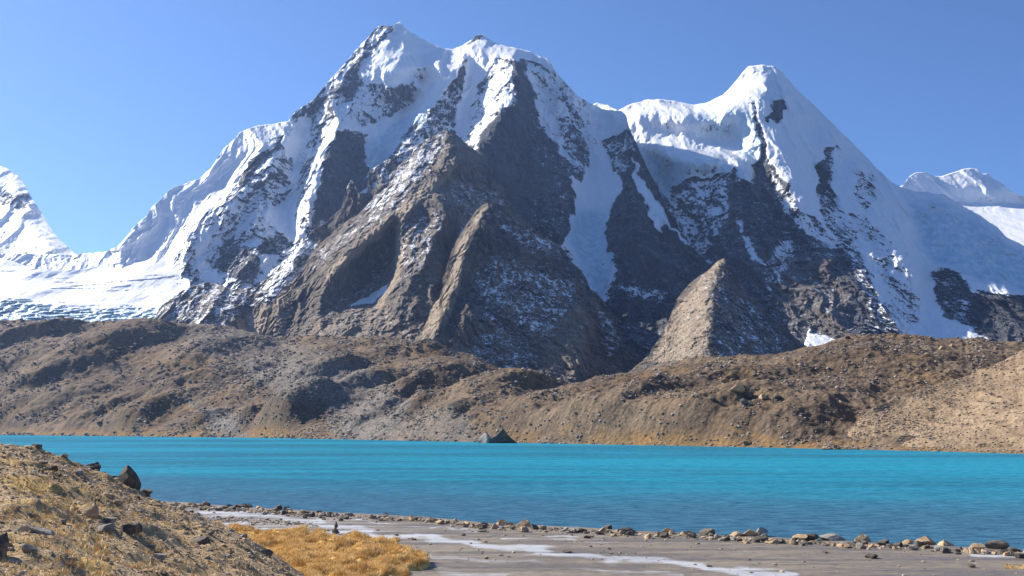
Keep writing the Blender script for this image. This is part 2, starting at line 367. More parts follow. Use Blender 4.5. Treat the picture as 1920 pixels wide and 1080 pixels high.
paint_B = [
 ('snow', 1.05, 5, [(1080,150),(1420,60),(1760,300),(2130,460),(2130,570),(1920,556),(1880,556),(1822,552),(1812,530),(1800,512),(1770,512),(1752,520),(1750,545),(1760,575),(1780,598),(1830,622),(1870,650),(1800,662),(1700,645),(1700,625),(1690,600),(1650,580),(1620,520),(1590,480),(1545,435),(1500,385),(1470,340),(1440,300),(1430,265),(1424,300),(1412,314),(1411,342),(1386,336),(1376,314),(1366,326),(1330,336),(1292,340),(1264,350),(1245,372),(1215,330),(1100,300)]),
 ('snow', .12, 4, [(1452,188),(1470,188),(1478,203),(1466,220),(1456,230),(1444,224),(1436,228)]),
 ('snow', .35, 2.5, [(1409,190),(1415,192),(1420,225),(1430,262),(1441,290),(1447,325),(1430,300),(1421,262),(1410,215)]),
 ('snow', .42, 4, [(1550,278),(1566,270),(1562,310),(1558,345),(1572,392),(1606,432),(1652,500),(1692,590),(1692,655),(1640,655),(1622,560),(1592,482),(1542,422),(1532,372),(1536,310)]),
 ('snow', .15, 3, [(1533,310),(1550,292),(1552,330),(1545,365),(1533,360)]),
 ('snow', .55, 5, [(1604,318),(1640,326),(1642,370),(1622,402),(1602,370)]),
 ('snow', .62, 8, [(1560,400),(1622,400),(1700,500),(1727,560),(1722,640),(1692,640),(1642,520)]),
 ('snow', 1.05, 3, [(1606,440),(1622,450),(1650,520),(1662,560),(1652,570),(1630,510)]),
 ('snow', 1.1, 2.5, [(1500,670),(1503,650),(1520,616),(1546,630),(1584,646)]),
 ('snow', 1.1, 3, [(1700,660),(1706,610),(1730,590),(1760,592),(1800,604),(1860,634),(1900,660)]),
 ('snow', .52, 8, [(1245,372),(1292,345),(1366,330),(1370,400),(1300,520),(1350,500),(1290,470)]),
 ('snow', .62, 4, [(1380,405),(1390,410),(1400,440),(1430,490),(1455,510),(1440,510),(1410,480),(1395,450)]),
 ('snow', .60, 4, [(1444,320),(1455,330),(1500,390),(1545,440),(1575,470),(1560,470),(1500,430),(1460,380)]),
 ('snow', .45, 8, [(1460,440),(1490,450),(1480,500),(1440,560),(1430,520)]),
 ('snow', .30, 6, [(1750,512),(1775,505),(1802,515),(1830,560),(1800,605),(1765,590)]),
 ('snow', .13, 5, [(1815,548),(1920,556),(2130,572),(2130,760),(1900,760),(1860,640),(1830,610)]),
 ('ice', .85, 8, [(1190,270),(1260,300),(1350,300),(1380,320),(1360,330),(1260,355),(1240,370),(1210,320)]),
 ('ice', .7, 8, [(1310,215),(1400,208),(1425,262),(1440,300),(1415,342),(1380,330),(1400,300),(1380,260),(1330,240)]),
 ('ice', .5, 8, [(1445,150),(1480,170),(1470,190),(1420,195)]),
 ('ice', 1.0, 12, [(1700,385),(1760,370),(1840,420),(1930,480),(1930,556),(1800,510),(1750,500),(1720,440)]),
 ('tone', .5, 12, [(1480,480),(1560,480),(1600,560),(1600,650),(1500,640),(1440,560),(1400,450)]),
 ('tone', .4, 10, [(1370,340),(1400,400),(1390,480),(1350,420)]),
]
rightm = relief('mountain', 1080, 2120, 1.6, 380, top_B, curve([(1080,760),(2120,760)]), dep_B, paint_B, MAT_M, mdisp(60, 13, 150), 1500, .9, 1.3, (.22, 0, 0), 4, 5)
rightm['kind'] = 'structure'
# ---- far snow peaks and glaciers
top_L = curve([(-200,250),(-100,290),(0,310),(12,314),(30,327),(42,338),(48,350),(58,368),(80,402),(100,437),(118,455),(132,466),(150,490),(175,503),(190,520)])
rb_L = rbf([[(-200,250,0),(0,310,0),(42,338,-4),(80,402,0),(132,466,8),(175,503,10)], [(30,345,-20),(50,400,-24),(80,450,-24),(110,490,-20)], [(-10,360,10),(20,430,8),(40,490,10)], [(-200,560,0),(190,560,0)]])
farl = relief('mountain', -200, 190, 2.0, 130, top_L, curve([(-200,560),(190,560)]), lambda x, y: (4300+(505-y)*6.5)*(1+1.2*rb_L(x, y)/F), [
 ('snow', .82, 6, [(-60,370),(50,355),(70,400),(110,460),(100,475),(-60,480)]), ('snow', .40, 4, [(-20,360),(52,360),(58,385),(45,395),(-20,375)])],
 MAT_M, mdisp(60, 13, 150), 900, .8, 1.2, (1.0, .1, 0), 4, 9)
farl['kind'] = 'structure'
top_R = curve([(1660,365),(1694,345),(1705,330),(1720,323),(1735,323),(1750,330),(1765,330),(1790,322),(1805,317),(1820,315),(1833,318),(1840,327),(1852,325),(1862,335),(1880,345),(1890,356),(1920,370),(2100,430)])
rb_R = rbf([[(1694,345,0),(1735,323,-10),(1760,330,6),(1820,315,-16),(1845,327,4),(1900,360,0),(2100,430,0)], [(1750,352,14),(1830,350,-18),(1860,370,-10)], [(1700,378,40),(1790,382,46),(1920,376,50),(2100,430,50)], [(1660,500,0),(1920,500,-20),(2100,500,0)]])
farr = relief('mountain', 1660, 2100, 2.0, 120, top_R, curve([(1660,540),(2100,580)]), lambda x, y: (5200+np.clip(470-y, -80, 90)*18+np.clip(380-y, 0, 100)*5)*(1+.8*rb_R(x, y)/F), [], MAT_M, mdisp(50, 14, 180), 1200, .8, 1.0, (1.1, .0, 0), 4, 12)
farr['kind'] = 'structure'
# saddle glacier, flowing towards the moraine
top_G = curve([(-200,462),(0,484),(30,492),(60,503),(100,507),(150,505),(180,500),(230,490),(300,478),(335,470),(343,485),(350,505),(357,530),(361,650)])
rb_G = rbf([[(-200,470,0),(60,475,0),(215,468,0),(420,470,0)], [(-200,510,40),(0,498,45),(60,508,60),(150,504,60),(250,485,40),(330,470,10)], [(-200,600,-10),(0,620,-4),(150,600,-10),(330,560,-26)], [(0,562,-10),(150,582,-10),(250,585,-16)]])
glac = relief('glacier', -200, 360, 1.8, 190, top_G, curve([(-200,652),(420,652)]), lambda x, y: (2650+np.clip(600-y, -60, 400)*6)*(1+.5*rb_G(x, y)/F), [
 ('ice', 1.0, 5, [(-220,562),(0,562),(60,566),(110,575),(170,582),(240,580),(300,578),(330,600),(330,660),(-220,660)])], MAT_M,
 lambda X, Y, Z, PX, PY, A: -22*A['ice']*(ridged(X/40., X*0, (Y*.3+Z)/26., 4)-.8)-16*A['ice']*fbm(X/14., X*0, (Y*.3+Z)/9., 4)-80*fbm(X/260., Y/420., X*0, 2)-8*fbm(X/45., Y/110., X*0, 4)-9*sstep(.7,.95,ridged(X/220.,Y/60.,X*0,2))*sstep(.1,.5,fbm(X/300.+3,Y/200.,X*0,2)+.15), 500, .1, .4, (1.25, .0, 0), 4, 15)
glac['kind'] = 'structure'
# ---- dark spur left of the brown pyramid
top_S = curve([(230,640),(270,615),(290,595),(300,575),(330,552),(350,540),(390,530),(430,540),(470,546),(482,538),(510,510),(540,482),(565,457),(590,430),(610,415),(640,390),(650,352),(658,337),(664,342),(672,362),(688,364),(692,320),(700,316),(720,304),(745,292),(770,278),(800,262),(838,250)])
rb_S = rbf([[(230,640,0),(350,540,0),(430,540,5),(480,540,5),(565,457,0),(640,390,0),(660,340,0),(690,350,20),(760,285,0),(838,250,0)],
 [(400,560,-30),(440,600,-30)], [(470,570,14),(460,620,10)], [(300,600,-5),(350,600,-26)], [(560,480,-26),(520,530,-30),(490,570,-30)], [(655,360,-16),(640,400,-16)], [(590,455,4),(560,500,0)], [(230,700,0),(600,700,0),(838,500,0)]])
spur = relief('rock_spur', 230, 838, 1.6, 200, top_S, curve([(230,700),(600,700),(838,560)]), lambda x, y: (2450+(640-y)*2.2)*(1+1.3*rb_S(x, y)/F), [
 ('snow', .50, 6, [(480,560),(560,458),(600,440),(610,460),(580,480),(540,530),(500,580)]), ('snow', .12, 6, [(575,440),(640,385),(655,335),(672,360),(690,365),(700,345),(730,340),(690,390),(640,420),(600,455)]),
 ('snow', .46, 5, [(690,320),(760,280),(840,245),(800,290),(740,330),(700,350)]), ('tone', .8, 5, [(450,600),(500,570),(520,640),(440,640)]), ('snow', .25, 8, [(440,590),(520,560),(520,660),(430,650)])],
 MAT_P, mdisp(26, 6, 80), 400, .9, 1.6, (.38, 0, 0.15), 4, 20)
spur['kind'] = 'structure'
# ---- brown pyramid
top_P = curve([(440,690),(480,655),(488,635),(497,610),(505,580),(520,555),(540,535),(560,515),(575,490),(590,465),(605,452),(620,440),(650,415),(680,394),(700,370),(715,350),(735,322),(760,300),(790,276),(800,262),(815,254),(838,243),(850,249),(862,258),(880,274),(895,285),(915,297),(920,320),(926,336),(945,350),(952,375),(975,400),(1010,440),(1060,520),(1120,620),(1180,720)])
rb_P = rbf([
 [(440,690,0),(497,610,0),(520,555,0),(575,490,0),(620,440,0),(680,394,0),(735,322,0),(838,243,-20),(895,285,24),(926,336,40),(975,400,60),(1060,520,70),(1180,720,60)],
 [(520,560,-22),(510,620,-20),(505,660,-20)],
 [(565,540,-20),(555,600,-10),(550,640,-10)],
 [(838,262,-34),(830,290,-40),(812,312,-46)], [(856,306,-62),(838,322,-66),(820,340,-72),(800,360,-78),(760,395,-84),(735,412,-84),(690,446,-86),(660,478,-84),(620,520,-76)],
 [(845,325,-30),(825,350,-30)],
 [(735,432,-14),(728,480,-2),(722,520,0),(700,560,2),(670,570,-4)],
 [(695,470,-22),(662,512,-20),(632,556,-20)],
 [(610,530,-58),(605,570,-50),(612,600,-52)], [(625,575,-38),(640,590,-34)],
 [(742,415,-62),(748,450,-70),(756,480,-72),(745,520,-76),(725,560,-80),(705,600,-84),(700,640,-88)],
 [(800,400,-76),(790,450,-82),(775,500,-86)], [(812,350,-78),(830,385,-92),(836,410,-98),(820,440,-98),(800,490,-96),(790,540,-92)],
 [(870,330,0),(880,380,10),(900,430,20),(880,500,0)], [(850,420,-40),(840,480,-40)],
 [(600,600,-60),(660,590,-62),(720,585,-62)], [(570,660,-96),(650,660,-110),(760,660,-120),(860,660,-110)],
 [(440,740,-20),(600,740,-160),(800,740,-170),(1000,740,-60),(1180,740,0)]], 14)
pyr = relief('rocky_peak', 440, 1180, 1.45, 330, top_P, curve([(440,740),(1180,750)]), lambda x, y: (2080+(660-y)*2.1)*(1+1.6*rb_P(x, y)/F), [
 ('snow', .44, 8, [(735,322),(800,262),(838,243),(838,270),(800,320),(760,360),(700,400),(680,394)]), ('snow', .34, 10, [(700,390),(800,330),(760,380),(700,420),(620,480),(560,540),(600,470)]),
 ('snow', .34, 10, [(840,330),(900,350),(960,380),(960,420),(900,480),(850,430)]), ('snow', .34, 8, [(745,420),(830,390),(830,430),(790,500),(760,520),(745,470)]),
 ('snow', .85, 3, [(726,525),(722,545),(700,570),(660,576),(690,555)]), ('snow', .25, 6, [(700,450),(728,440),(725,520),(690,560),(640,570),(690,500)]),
 ('tone', .85, 4, [(856,302),(862,312),(800,372),(740,425),(660,490),(600,535),(640,480),(720,410),(800,345)]),  # pale scree slab, with its sunlit side painted brighter too
 ('tone', .8, 3, [(738,415),(748,415),(758,480),(748,520),(724,560),(704,640),(690,620),(712,560),(735,515),(745,480)]), ('tone', .7, 5, [(490,640),(515,560),(540,540),(540,600),(530,650)]),  # cream rib and left edge, sunlight partly painted into the colour
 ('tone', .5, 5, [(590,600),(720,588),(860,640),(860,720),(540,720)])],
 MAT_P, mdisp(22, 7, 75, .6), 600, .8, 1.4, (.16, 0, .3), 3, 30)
pyr['kind'] = 'structure'
# ---- darker pyramid in front
top_Q = curve([(700,720),(775,700),(785,640),(790,610),(800,590),(812,572),(824,560),(830,522),(838,500),(850,460),(862,440),(876,420),(893,395),(905,385),(925,378),(945,385),(960,400),(990,425),(1020,445),(1050,460),(1062,480),(1080,500),(1098,520),(1108,545),(1130,562),(1150,590),(1160,612),(1175,650),(1205,674),(1240,690),(1300,740)])
rb_Q = rbf([
 [(700,720,0),(785,640,0),(824,560,0),(838,500,0),(862,440,0),(893,395,0),(925,378,0),(990,425,34),(1050,460,56),(1098,520,74),(1150,590,100),(1205,674,125),(1300,740,130)],
 [(915,392,-20),(895,415,-26),(878,450,-30),(866,490,-34),(858,530,-36),(835,580,-40),(815,620,-44),(800,660,-46)],
 [(880,500,-12),(870,550,-12),(850,600,-10),(840,650,-12)],
 [(905,480,-4),(900,560,-4)],
 [(875,575,-34),(860,610,-38),(845,640,-42)], [(880,640,-14),(900,700,-20)],
 [(960,440,20),(975,520,24),(960,600,10),(950,680,4)], [(1040,480,46),(1050,540,46),(1040,600,36),(1030,680,26)],
 [(1105,560,66),(1105,620,56),(1085,700,44)], [(1125,590,92),(1135,650,90),(1130,720,80)],
 [(700,760,-30),(900,780,-40),(1100,780,30),(1300,780,100)]], 14)
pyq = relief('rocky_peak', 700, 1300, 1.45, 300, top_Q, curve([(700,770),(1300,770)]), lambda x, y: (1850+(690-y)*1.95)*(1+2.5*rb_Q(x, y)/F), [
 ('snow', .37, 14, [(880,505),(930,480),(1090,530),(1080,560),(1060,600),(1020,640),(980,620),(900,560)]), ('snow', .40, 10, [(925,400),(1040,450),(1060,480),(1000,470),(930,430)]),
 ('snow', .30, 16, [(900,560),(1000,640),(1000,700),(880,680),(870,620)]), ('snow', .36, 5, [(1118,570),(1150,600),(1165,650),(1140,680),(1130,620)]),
 ('tone', .8, 4, [(915,385),(895,400),(865,450),(840,520),(812,580),(780,640),(800,650),(840,600),(862,540),(872,470),(900,415)]),  # sunlit left rib, painted lighter than the shaded face
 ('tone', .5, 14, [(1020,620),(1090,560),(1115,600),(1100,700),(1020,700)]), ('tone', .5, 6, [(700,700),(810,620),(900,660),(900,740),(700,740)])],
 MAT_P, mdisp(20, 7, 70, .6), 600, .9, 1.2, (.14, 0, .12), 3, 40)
pyq['kind'] = 'structure'
# ---- small pyramid on the right
top_T = curve([(1150,720),(1200,680),(1216,666),(1222,655),(1245,620),(1240,617),(1250,612),(1258,590),(1270,560),(1290,535),(1310,518),(1330,505),(1345,490),(1358,483),(1366,492),(1376,510),(1392,535),(1410,555),(1440,585),(1470,612),(1500,640),(1540,670),(1600,700)])
rb_T = rbf([
 [(1150,720,0),(1216,666,0),(1258,590,0),(1310,518,0),(1358,483,-10),(1410,555,40),(1500,640,90),(1600,700,120)],
 [(1340,510,-24),(1318,545,-46),(1336,558,-66),(1334,600,-72),(1326,640,-78),(1310,680,-82)],
 [(1290,560,-16),(1270,600,-22)], [(1370,560,-20),(1380,620,-24),(1390,680,-20)], [(1430,620,20),(1440,680,20)], [(1150,760,-60),(1300,760,-110),(1450,760,0),(1600,760,60)]], 12)
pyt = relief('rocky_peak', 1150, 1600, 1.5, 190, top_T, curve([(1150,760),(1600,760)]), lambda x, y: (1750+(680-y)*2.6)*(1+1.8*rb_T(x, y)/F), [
 ('snow', .30, 12, [(1340,520),(1420,570),(1480,640),(1440,680),(1350,680),(1336,600)]), ('tone', .8, 3, [(1216,680),(1260,590),(1350,480),(1362,486),(1330,550),(1338,580),(1330,680)])],  # tone paints the sunlit left face brighter, up to the ridge
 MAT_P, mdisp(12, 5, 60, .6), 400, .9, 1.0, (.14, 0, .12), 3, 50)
pyt['kind'] = 'structure'
# ================================================================== GROUND NEAR THE LAKE
def scree_mat(name, c1, c2, c3, sc=1.0, snow=False, bumpd=1.2):
    s = NT(name)
    n1 = s.noise(.012*sc, 5, .6); n2 = s.noise(.07*sc, 6, .65); n3 = s.noise(.6*sc, 4, .75)
    v = s.voro(.35*sc)
    col = s.mix(s.rng(n1, .40, .60), c1, c2)
    col = s.mix(s.math('MULTIPLY', s.rng(n2, .48, .66), .8), col, c3)
    col = s.mix(s.attr('grass'), col, s.mix(s.rng(n2, .35, .6), (.30, .17, .065), (.20, .13, .06)))
    col = s.mix(s.attr('grey'), col, s.mix(s.rng(n3, .3, .7), (.13, .12, .112), (.27, .25, .225)))
    h = s.n('HueSaturation'); s.put(h.inputs['Color'], col); s.put(h.inputs['Value'], s.math('MULTIPLY', s.rng(n3, .3, .72, .6, 1.4, False), s.rng(v, 0, .9, 1.15, .8, False)))
    col = h.outputs[0]
    if snow:
        sn = s.math('ADD', s.attr('snow'), s.math('MULTIPLY', s.math('SUBTRACT', n3, .5), 1.4)); col = s.mix(s.rng(sn, .6, .75), col, (.8, .82, .85))
    b = s.bump(s.math('ADD', s.math('MULTIPLY', n3, .6), s.math('MULTIPLY', s.math('SUBTRACT', 1.0, v), .5)), bumpd/sc, .8)
    return s.out(col, .95, b, .15)
MAT_MOR = scree_mat('moraine_scree', (.15, .105, .07), (.215, .155, .10), (.085, .065, .052), 1.0, True)
MAT_TAN = scree_mat('tan_scree', (.36, .26, .165), (.30, .215, .135), (.24, .165, .10), 1.6)
shore = curve([(-500,813),(0,815.5),(474,820.7),(700,825),(1000,831),(1300,836.5),(1600,842.5),(1920,850.5),(2200,858),(2500,866)])
# mounds: picture x, share of the way up the slope, half width (m), half depth (m), height (m)
def shore_D(px): return ground_D(px, shore(px), 0)
mor_cr_y = curve([(-500,600),(0,600),(100,603),(280,600),(350,605),(430,612),(480,628),(520,634),(570,628),(620,630),(680,632),(720,628),(780,640),(840,655),(890,668),(940,690),(1000,706),(1040,716),(1090,721),(1150,712),(1200,698),(1240,686),(1290,672),(1340,668),(1400,666),(1450,664),(1500,656),(1540,644),(1590,632),(1640,626),(1700,627),(1750,631),(1850,634),(1920,640),(2200,650),(2500,660)])
mor_cr_D = curve([(-500,2100),(0,2000),(300,1850),(500,1650),(700,1450),(850,1300),(950,1220),(1090,1080),(1240,960),(1400,900),(1640,860),(1920,840),(2500,800)])
MND = [ # px, t, w, d, h
 (60,.82,130,20,20),(150,.07,40,24,8),(20,.12,60,30,12),(230,.20,50,26,9),(370,.07,34,22,8),(330,.30,50,34,11),(880,.12,22,22,7),(1000,.10,30,26,8),(1080,.16,40,30,9),(690,.10,16,18,5),(1350,.10,40,24,6), (200,.62,110,120,34),(60,.30,90,70,26),(110,.22,60,50,14),(300,.16,60,40,10),(250,.08,70,40,9),(20,.55,120,80,20),(430,.42,75,60,14),(350,.60,60,60,9),
 (560,.13,46,50,24),(480,.10,30,34,12),(600,.46,60,50,19),(520,.40,70,55,16),(420,.76,90,60,12),(690,.38,36,50,16),
 (640,.80,90,40,8),(760,.80,100,40,10),(860,.74,70,40,8),(760,.30,26,36,10),(780,.14,26,26,10),(720,.18,20,20,6),(830,.45,40,40,14),(880,.50,40,40,10),
 (930,.30,50,60,14),(1000,.45,60,50,14),(1060,.28,60,60,12),(1150,.10,50,44,12),(1230,.20,56,50,7),(1300,.10,50,40,9),(1180,.42,70,60,7),(1280,.55,60,60,7),
 (1400,.10,26,40,5),(1450,.45,60,60,9),(1550,.28,40,60,9),(1380,.35,50,40,8),(1700,.6,60,60,6),(1500,.12,22,40,8),(1560,.7,60,50,8)]
def moraine():
    xs = np.arange(-500, 2500, 2.2); nx = len(xs); ny = 420
    Dc = mor_cr_D(xs); yc = mor_cr_y(xs)+2.0*fbm(xs/40., xs*0+.5, xs*0+.2, 4, .6)
    Ds = ground_D(xs, shore(xs), 0)
    _, _, Zc = at(xs, yc, Dc)
    t = (np.linspace(-.02, 1, ny))[:, None]**1.0
    t = np.where(t > 0, t**1.25, t)
    D = Ds+(Dc-Ds)*t
    a = (xs-960)/F/(cp+.137*sp)
    X = D*a; Y = D
    prof = np.where(t > 0, .30*np.clip(t, 0, 1)**.75+.70*np.clip(t, 0, 1)**1.5, t*1.2)
    Z = Zc*prof
    env = sstep(0, .06, t)*(1-sstep(.86, 1.0, t))
    H = 0*Z
    X0, Y0 = X, Y; X = X0+10*fbm(X0/55., Y0/55., 0*Z, 4); Y = Y0+10*fbm(X0/55.+9, Y0/55., 0*Z, 4)
    for px, tm, wd, dp, h in MND:
        d0 = float(shore_D(px)); dm = d0+(float(mor_cr_D(px))-d0)*tm; x0 = (px-960)/F/(cp+.137*sp)*dm
        u_ = (X-x0)/wd; v_ = (Y-dm)/dp; s_ = np.clip((u_-v_)*.7, 0, None); r2 = u_**2+v_**2+1.5*s_**2
        m = 1/(1+(r2*1.25)**1.7); H = H+1.5*h*m*(1-.35*np.clip(H/25, 0, 1))
    X, Y = X0, Y0
    n1 = fbm(X/95., Y/95., Z*0, 3, .5); bil = 1-np.abs(fbm(X/60.+7, Y/60., Z*0+3, 3, .5))*1.7
    H = .95*H+3*n1+1.5*(bil-.6)*sstep(1500, 1000, xs[None, :]+0*t)
    fine = 1.3*fbm(X/14., Y/14., Z*0+1, 5, .65)+.6*(.75-ridged(X/34.+3, Y/34., Z*0, 4, .6))+.6*(ridged(X/11., Y/11., Z*0+5, 3)-.8)
    Z = Z+H*env+fine*(sstep(0, .03, t))*sstep(-.0, .1, t+.05)
    Z = np.where(t <= 0, Z-1.5*(-t*50), np.maximum(Z, .15+t*3))
    PXg = np.repeat(xs[None], ny, 0); _px = PXg
    PYg = 802-(Z-HC)/Y*F
    wx = 10*fbm(X/60., Y/60., Z*0, 4)*2; wy = 6*fbm(X/50.+5, Y/50., Z*0, 4)*2
    grass = .95*sstep(.032, .012, t)*sstep(-.4, .2, fbm(X/40., Y/40., Z*0, 3)+.15)*sstep(1000,1100,np.abs(_px-780)+900)
    for poly, v in (([(345,755),(372,760),(372,800),(400,812),(380,818),(350,790)], .8), ([(400,765),(430,790),(480,812),(470,818),(430,800)], .9), ([(0,805),(380,806),(480,820),(0,816)], .6),
                    ([(1340,790),(1420,815),(1480,828),(1640,825),(1620,842),(1300,838),(1100,835),(1200,831),(1420,832)], .8), ([(230,680),(330,670),(470,670),(330,700)], .5), ([(1330,700),(1420,690),(1400,715),(1340,715)], .45)):
        m = poly_mask(PXg+wx, PYg+wy*.5, poly, 6); grass = np.maximum(grass, m*v)
    grey = .0*Z
    for poly, v in (([(360,760),(420,770),(460,815),(420,822),(380,790)], .9), ([(480,660),(700,690),(760,760),(740,830),(640,830),(600,760),(480,720),(440,680)], .7), ([(300,610),(440,610),(560,650),(720,700),(600,700),(400,680)], .45),
                    ([(640,800),(860,760),(900,830),(640,830)], .5)):
        m = poly_mask(PXg+wx, PYg+wy, poly, 18); grey = np.maximum(grey, m*v)
    grass = np.maximum(grass, .36*sstep(.05, .5, fbm(X/70.+3, Y/70., Z*0, 4)))*(1-.8*grey)
    snow = .5*poly_mask(PXg+wx, PYg+wy, [(30,622),(130,628),(190,650),(120,652),(40,640)], 8)+.42*poly_mask(PXg+wx, PYg+wy, [(680,640),(760,640),(760,690),(700,680)], 8)
    nb = 6; tb = np.linspace(0, 1, nb+1)[1:, None]
    A = dict(grass=grass, grey=grey, snow=snow)
    dzb = 260*tb
    X = np.vstack([X, X[-1]*(1+.3*tb)]); Y = np.vstack([Y, Y[-1]*(1+.3*tb)]); Z = np.vstack([Z, Z[-1]-dzb*.6])
    for k in A: A[k] = np.vstack([A[k], np.repeat(A[k][-1][None], nb, 0)])
    return grid_mesh('moraine_hills', X, Y, Z, MAT_MOR, A), (xs, t, X[:ny], Y[:ny], Z[:ny])
mor, MG = moraine(); mor['kind'] = 'structure'
# ---- tan slope on the right
def tanslope():
    xs = np.arange(1540, 2500, 2.2); nx = len(xs); ny = 240
    yc = curve([(1540,846),(1566,844),(1580,838),(1590,822),(1602,800),(1616,780),(1640,760),(1700,737),(1760,722),(1820,705),(1880,678),(1920,656),(2000,620),(2200,560),(2500,470)])(xs)+1.5*fbm(xs/24., xs*0, xs*0+9, 4, .6)
    Dc = curve([(1540,470),(1600,500),(1700,520),(1920,560),(2500,560)])(xs)
    ys = curve([(1540,843),(1615,842.5),(1700,844.5),(1920,850.5),(2500,868)])(xs)
    Ds = ground_D(xs, ys, 0)-1.5
    _, _, Zc = at(xs, yc, Dc)
    t = np.linspace(-.03, 1, ny)[:, None]; D = Ds+(Dc-Ds)*t
    a = (xs-960)/F/(cp+.137*sp); X = D*a; Y = D+0*X
    tt = np.clip(t, 0, 1); Z = np.where(t > 0, Zc*(.18*tt+.82*tt**1.15), t*20)+.4
    Z = Z+(2.5*fbm(X/40., Y/40., Z/30., 3)+2.0*(ridged((X+Z*1.2)/34., Y/90., Z/90., 3)-.8)+.35*fbm(X/5., Y/5., Z*0, 3, .6))*sstep(0, .12, t)*(1-.5*sstep(.9, 1, t))
    wx = 8*fbm(X/30., Y/30., Z/30., 4)*2
    PXg = np.repeat(xs[None], ny, 0); PYg = 802-(Z-HC)/Y*F
    grass = .75*sstep(.05, .01, t+.015*fbm(X/8, Y/8, Z*0, 3))+.0*PXg
    tb = np.linspace(0, 1, 5)[1:, None]; A = dict(grass=grass, grey=0*grass)
    X = np.vstack([X, X[-1]*(1+.2*tb)]); Y = np.vstack([Y, Y[-1]*(1+.2*tb)]); Z = np.vstack([Z, Z[-1]-60*tb])
    for k in A: A[k] = np.vstack([A[k], np.repeat(A[k][-1][None], 4, 0)])
    return grid_mesh('scree_slope', X, Y, Z, MAT_TAN, A), (X, Y, Z)
tan, TG = tanslope(); tan['kind'] = 'structure'
# ---- lake
near = curve([(-400,925),(0,932),(330,943),(450,952),(640,964),(800,972),(900,983),(1000,988),(1150,996),(1300,1004),(1500,1014),(1700,1024),(1920,1037),(2300,1060)])
def lake():
    s = NT('lake_water')
    P = s.pos(); d = s.attr('shallow')
    n1 = s.noise(1.0, 3, .5, vec=s.scale((.0022, .006, 1), rot=(0, 0, .12))); n2 = s.noise(1.0, 4, .6, vec=s.scale((.02, .08, 1)))
    col = s.mix(s.rng(s.math('ADD', n1, s.math('MULTIPLY', s.math('SUBTRACT', n2, .5), .5)), .36, .62), (.0, .14, .23), (.0, .27, .40))
    col = s.mix(d, col, (.03, .115, .20))
    w1 = s.noise(1.0, 4, .6, vec=s.scale((1.6, 3.2, 1), rot=(0, 0, .3))); w2 = s.noise(1.0, 3, .6, vec=s.scale((.18, .5, 1), rot=(0, 0, .3)))
    b = s.bump(s.math('ADD', s.math('MULTIPLY', w1, .16), s.math('MULTIPLY', w2, .5)), 1.0, 1.0)
    rp = s.noise(1.0, 4, .7, vec=s.scale((.35, 1.3, 1), rot=(0, 0, .2))); col = s.mix(s.rng(rp, .35, .65), s.mix(.34, col, (0, .01, .03)), s.mix(.16, col, (.25, .55, .65)))
    df = s.n('BsdfDiffuse'); s.put(df.inputs['Color'], col); s.put(df.inputs['Normal'], b); gl = s.n('BsdfGlossy'); gl.inputs['Roughness'].default_value = .25; s.put(gl.inputs['Normal'], b); gl.inputs['Color'].default_value = (.9, .95, 1, 1)
    mx = s.n('MixShader'); mx.inputs[0].default_value = .08; s.t.links.new(df.outputs[0], mx.inputs[1]); s.t.links.new(gl.outputs[0], mx.inputs[2]); s.t.links.new(mx.outputs[0], s.t.nodes['Material Output'].inputs['Surface']); s.t.nodes.remove(s.b); m = s.m
    xs = np.arange(-900, 2900, 8.0); ny = 260
    D1 = ground_D(xs, np.minimum(shore(xs), 880)-3.0, 0); D0 = ground_D(xs, near(np.clip(xs, -400, 2300)), 0)
    t = np.linspace(0, 1, ny)[:, None]**2.2; D = D0+(D1-D0)*t; a = (xs-960)/F/(cp+.137*sp); X = D*a; Y = D+0*X
    Z = 0*X
    dd = (D-D0)+9*fbm(X/30., Y/60., Z, 3); sh = sstep(95, 18, dd)
    return grid_mesh('lake_water', X, Y, Z, m, dict(shallow=sh))
lk = lake(); lk['kind'] = 'structure'
AK = F*(cp+.137*sp)
def proj(X, Y, Z):
    """picture position of a world point"""
    dz = Z-HC; f = Y*cp+dz*sp; u = -Y*sp+dz*cp
    return 960+F*X/f, 540-F*u/f
# ---- big ground sheet under everything
gm = NT('ground_soil'); gm = gm.out(gm.mix(gm.noise(.05), (.16, .12, .09), (.24, .19, .14)), .95)
gx = np.linspace(-20000, 20000, 60); gX, gY = np.meshgrid(gx, gx); gr = grid_mesh('ground', gX, gY+6000, gX*0-9.0, gm); gr['kind'] = 'structure'
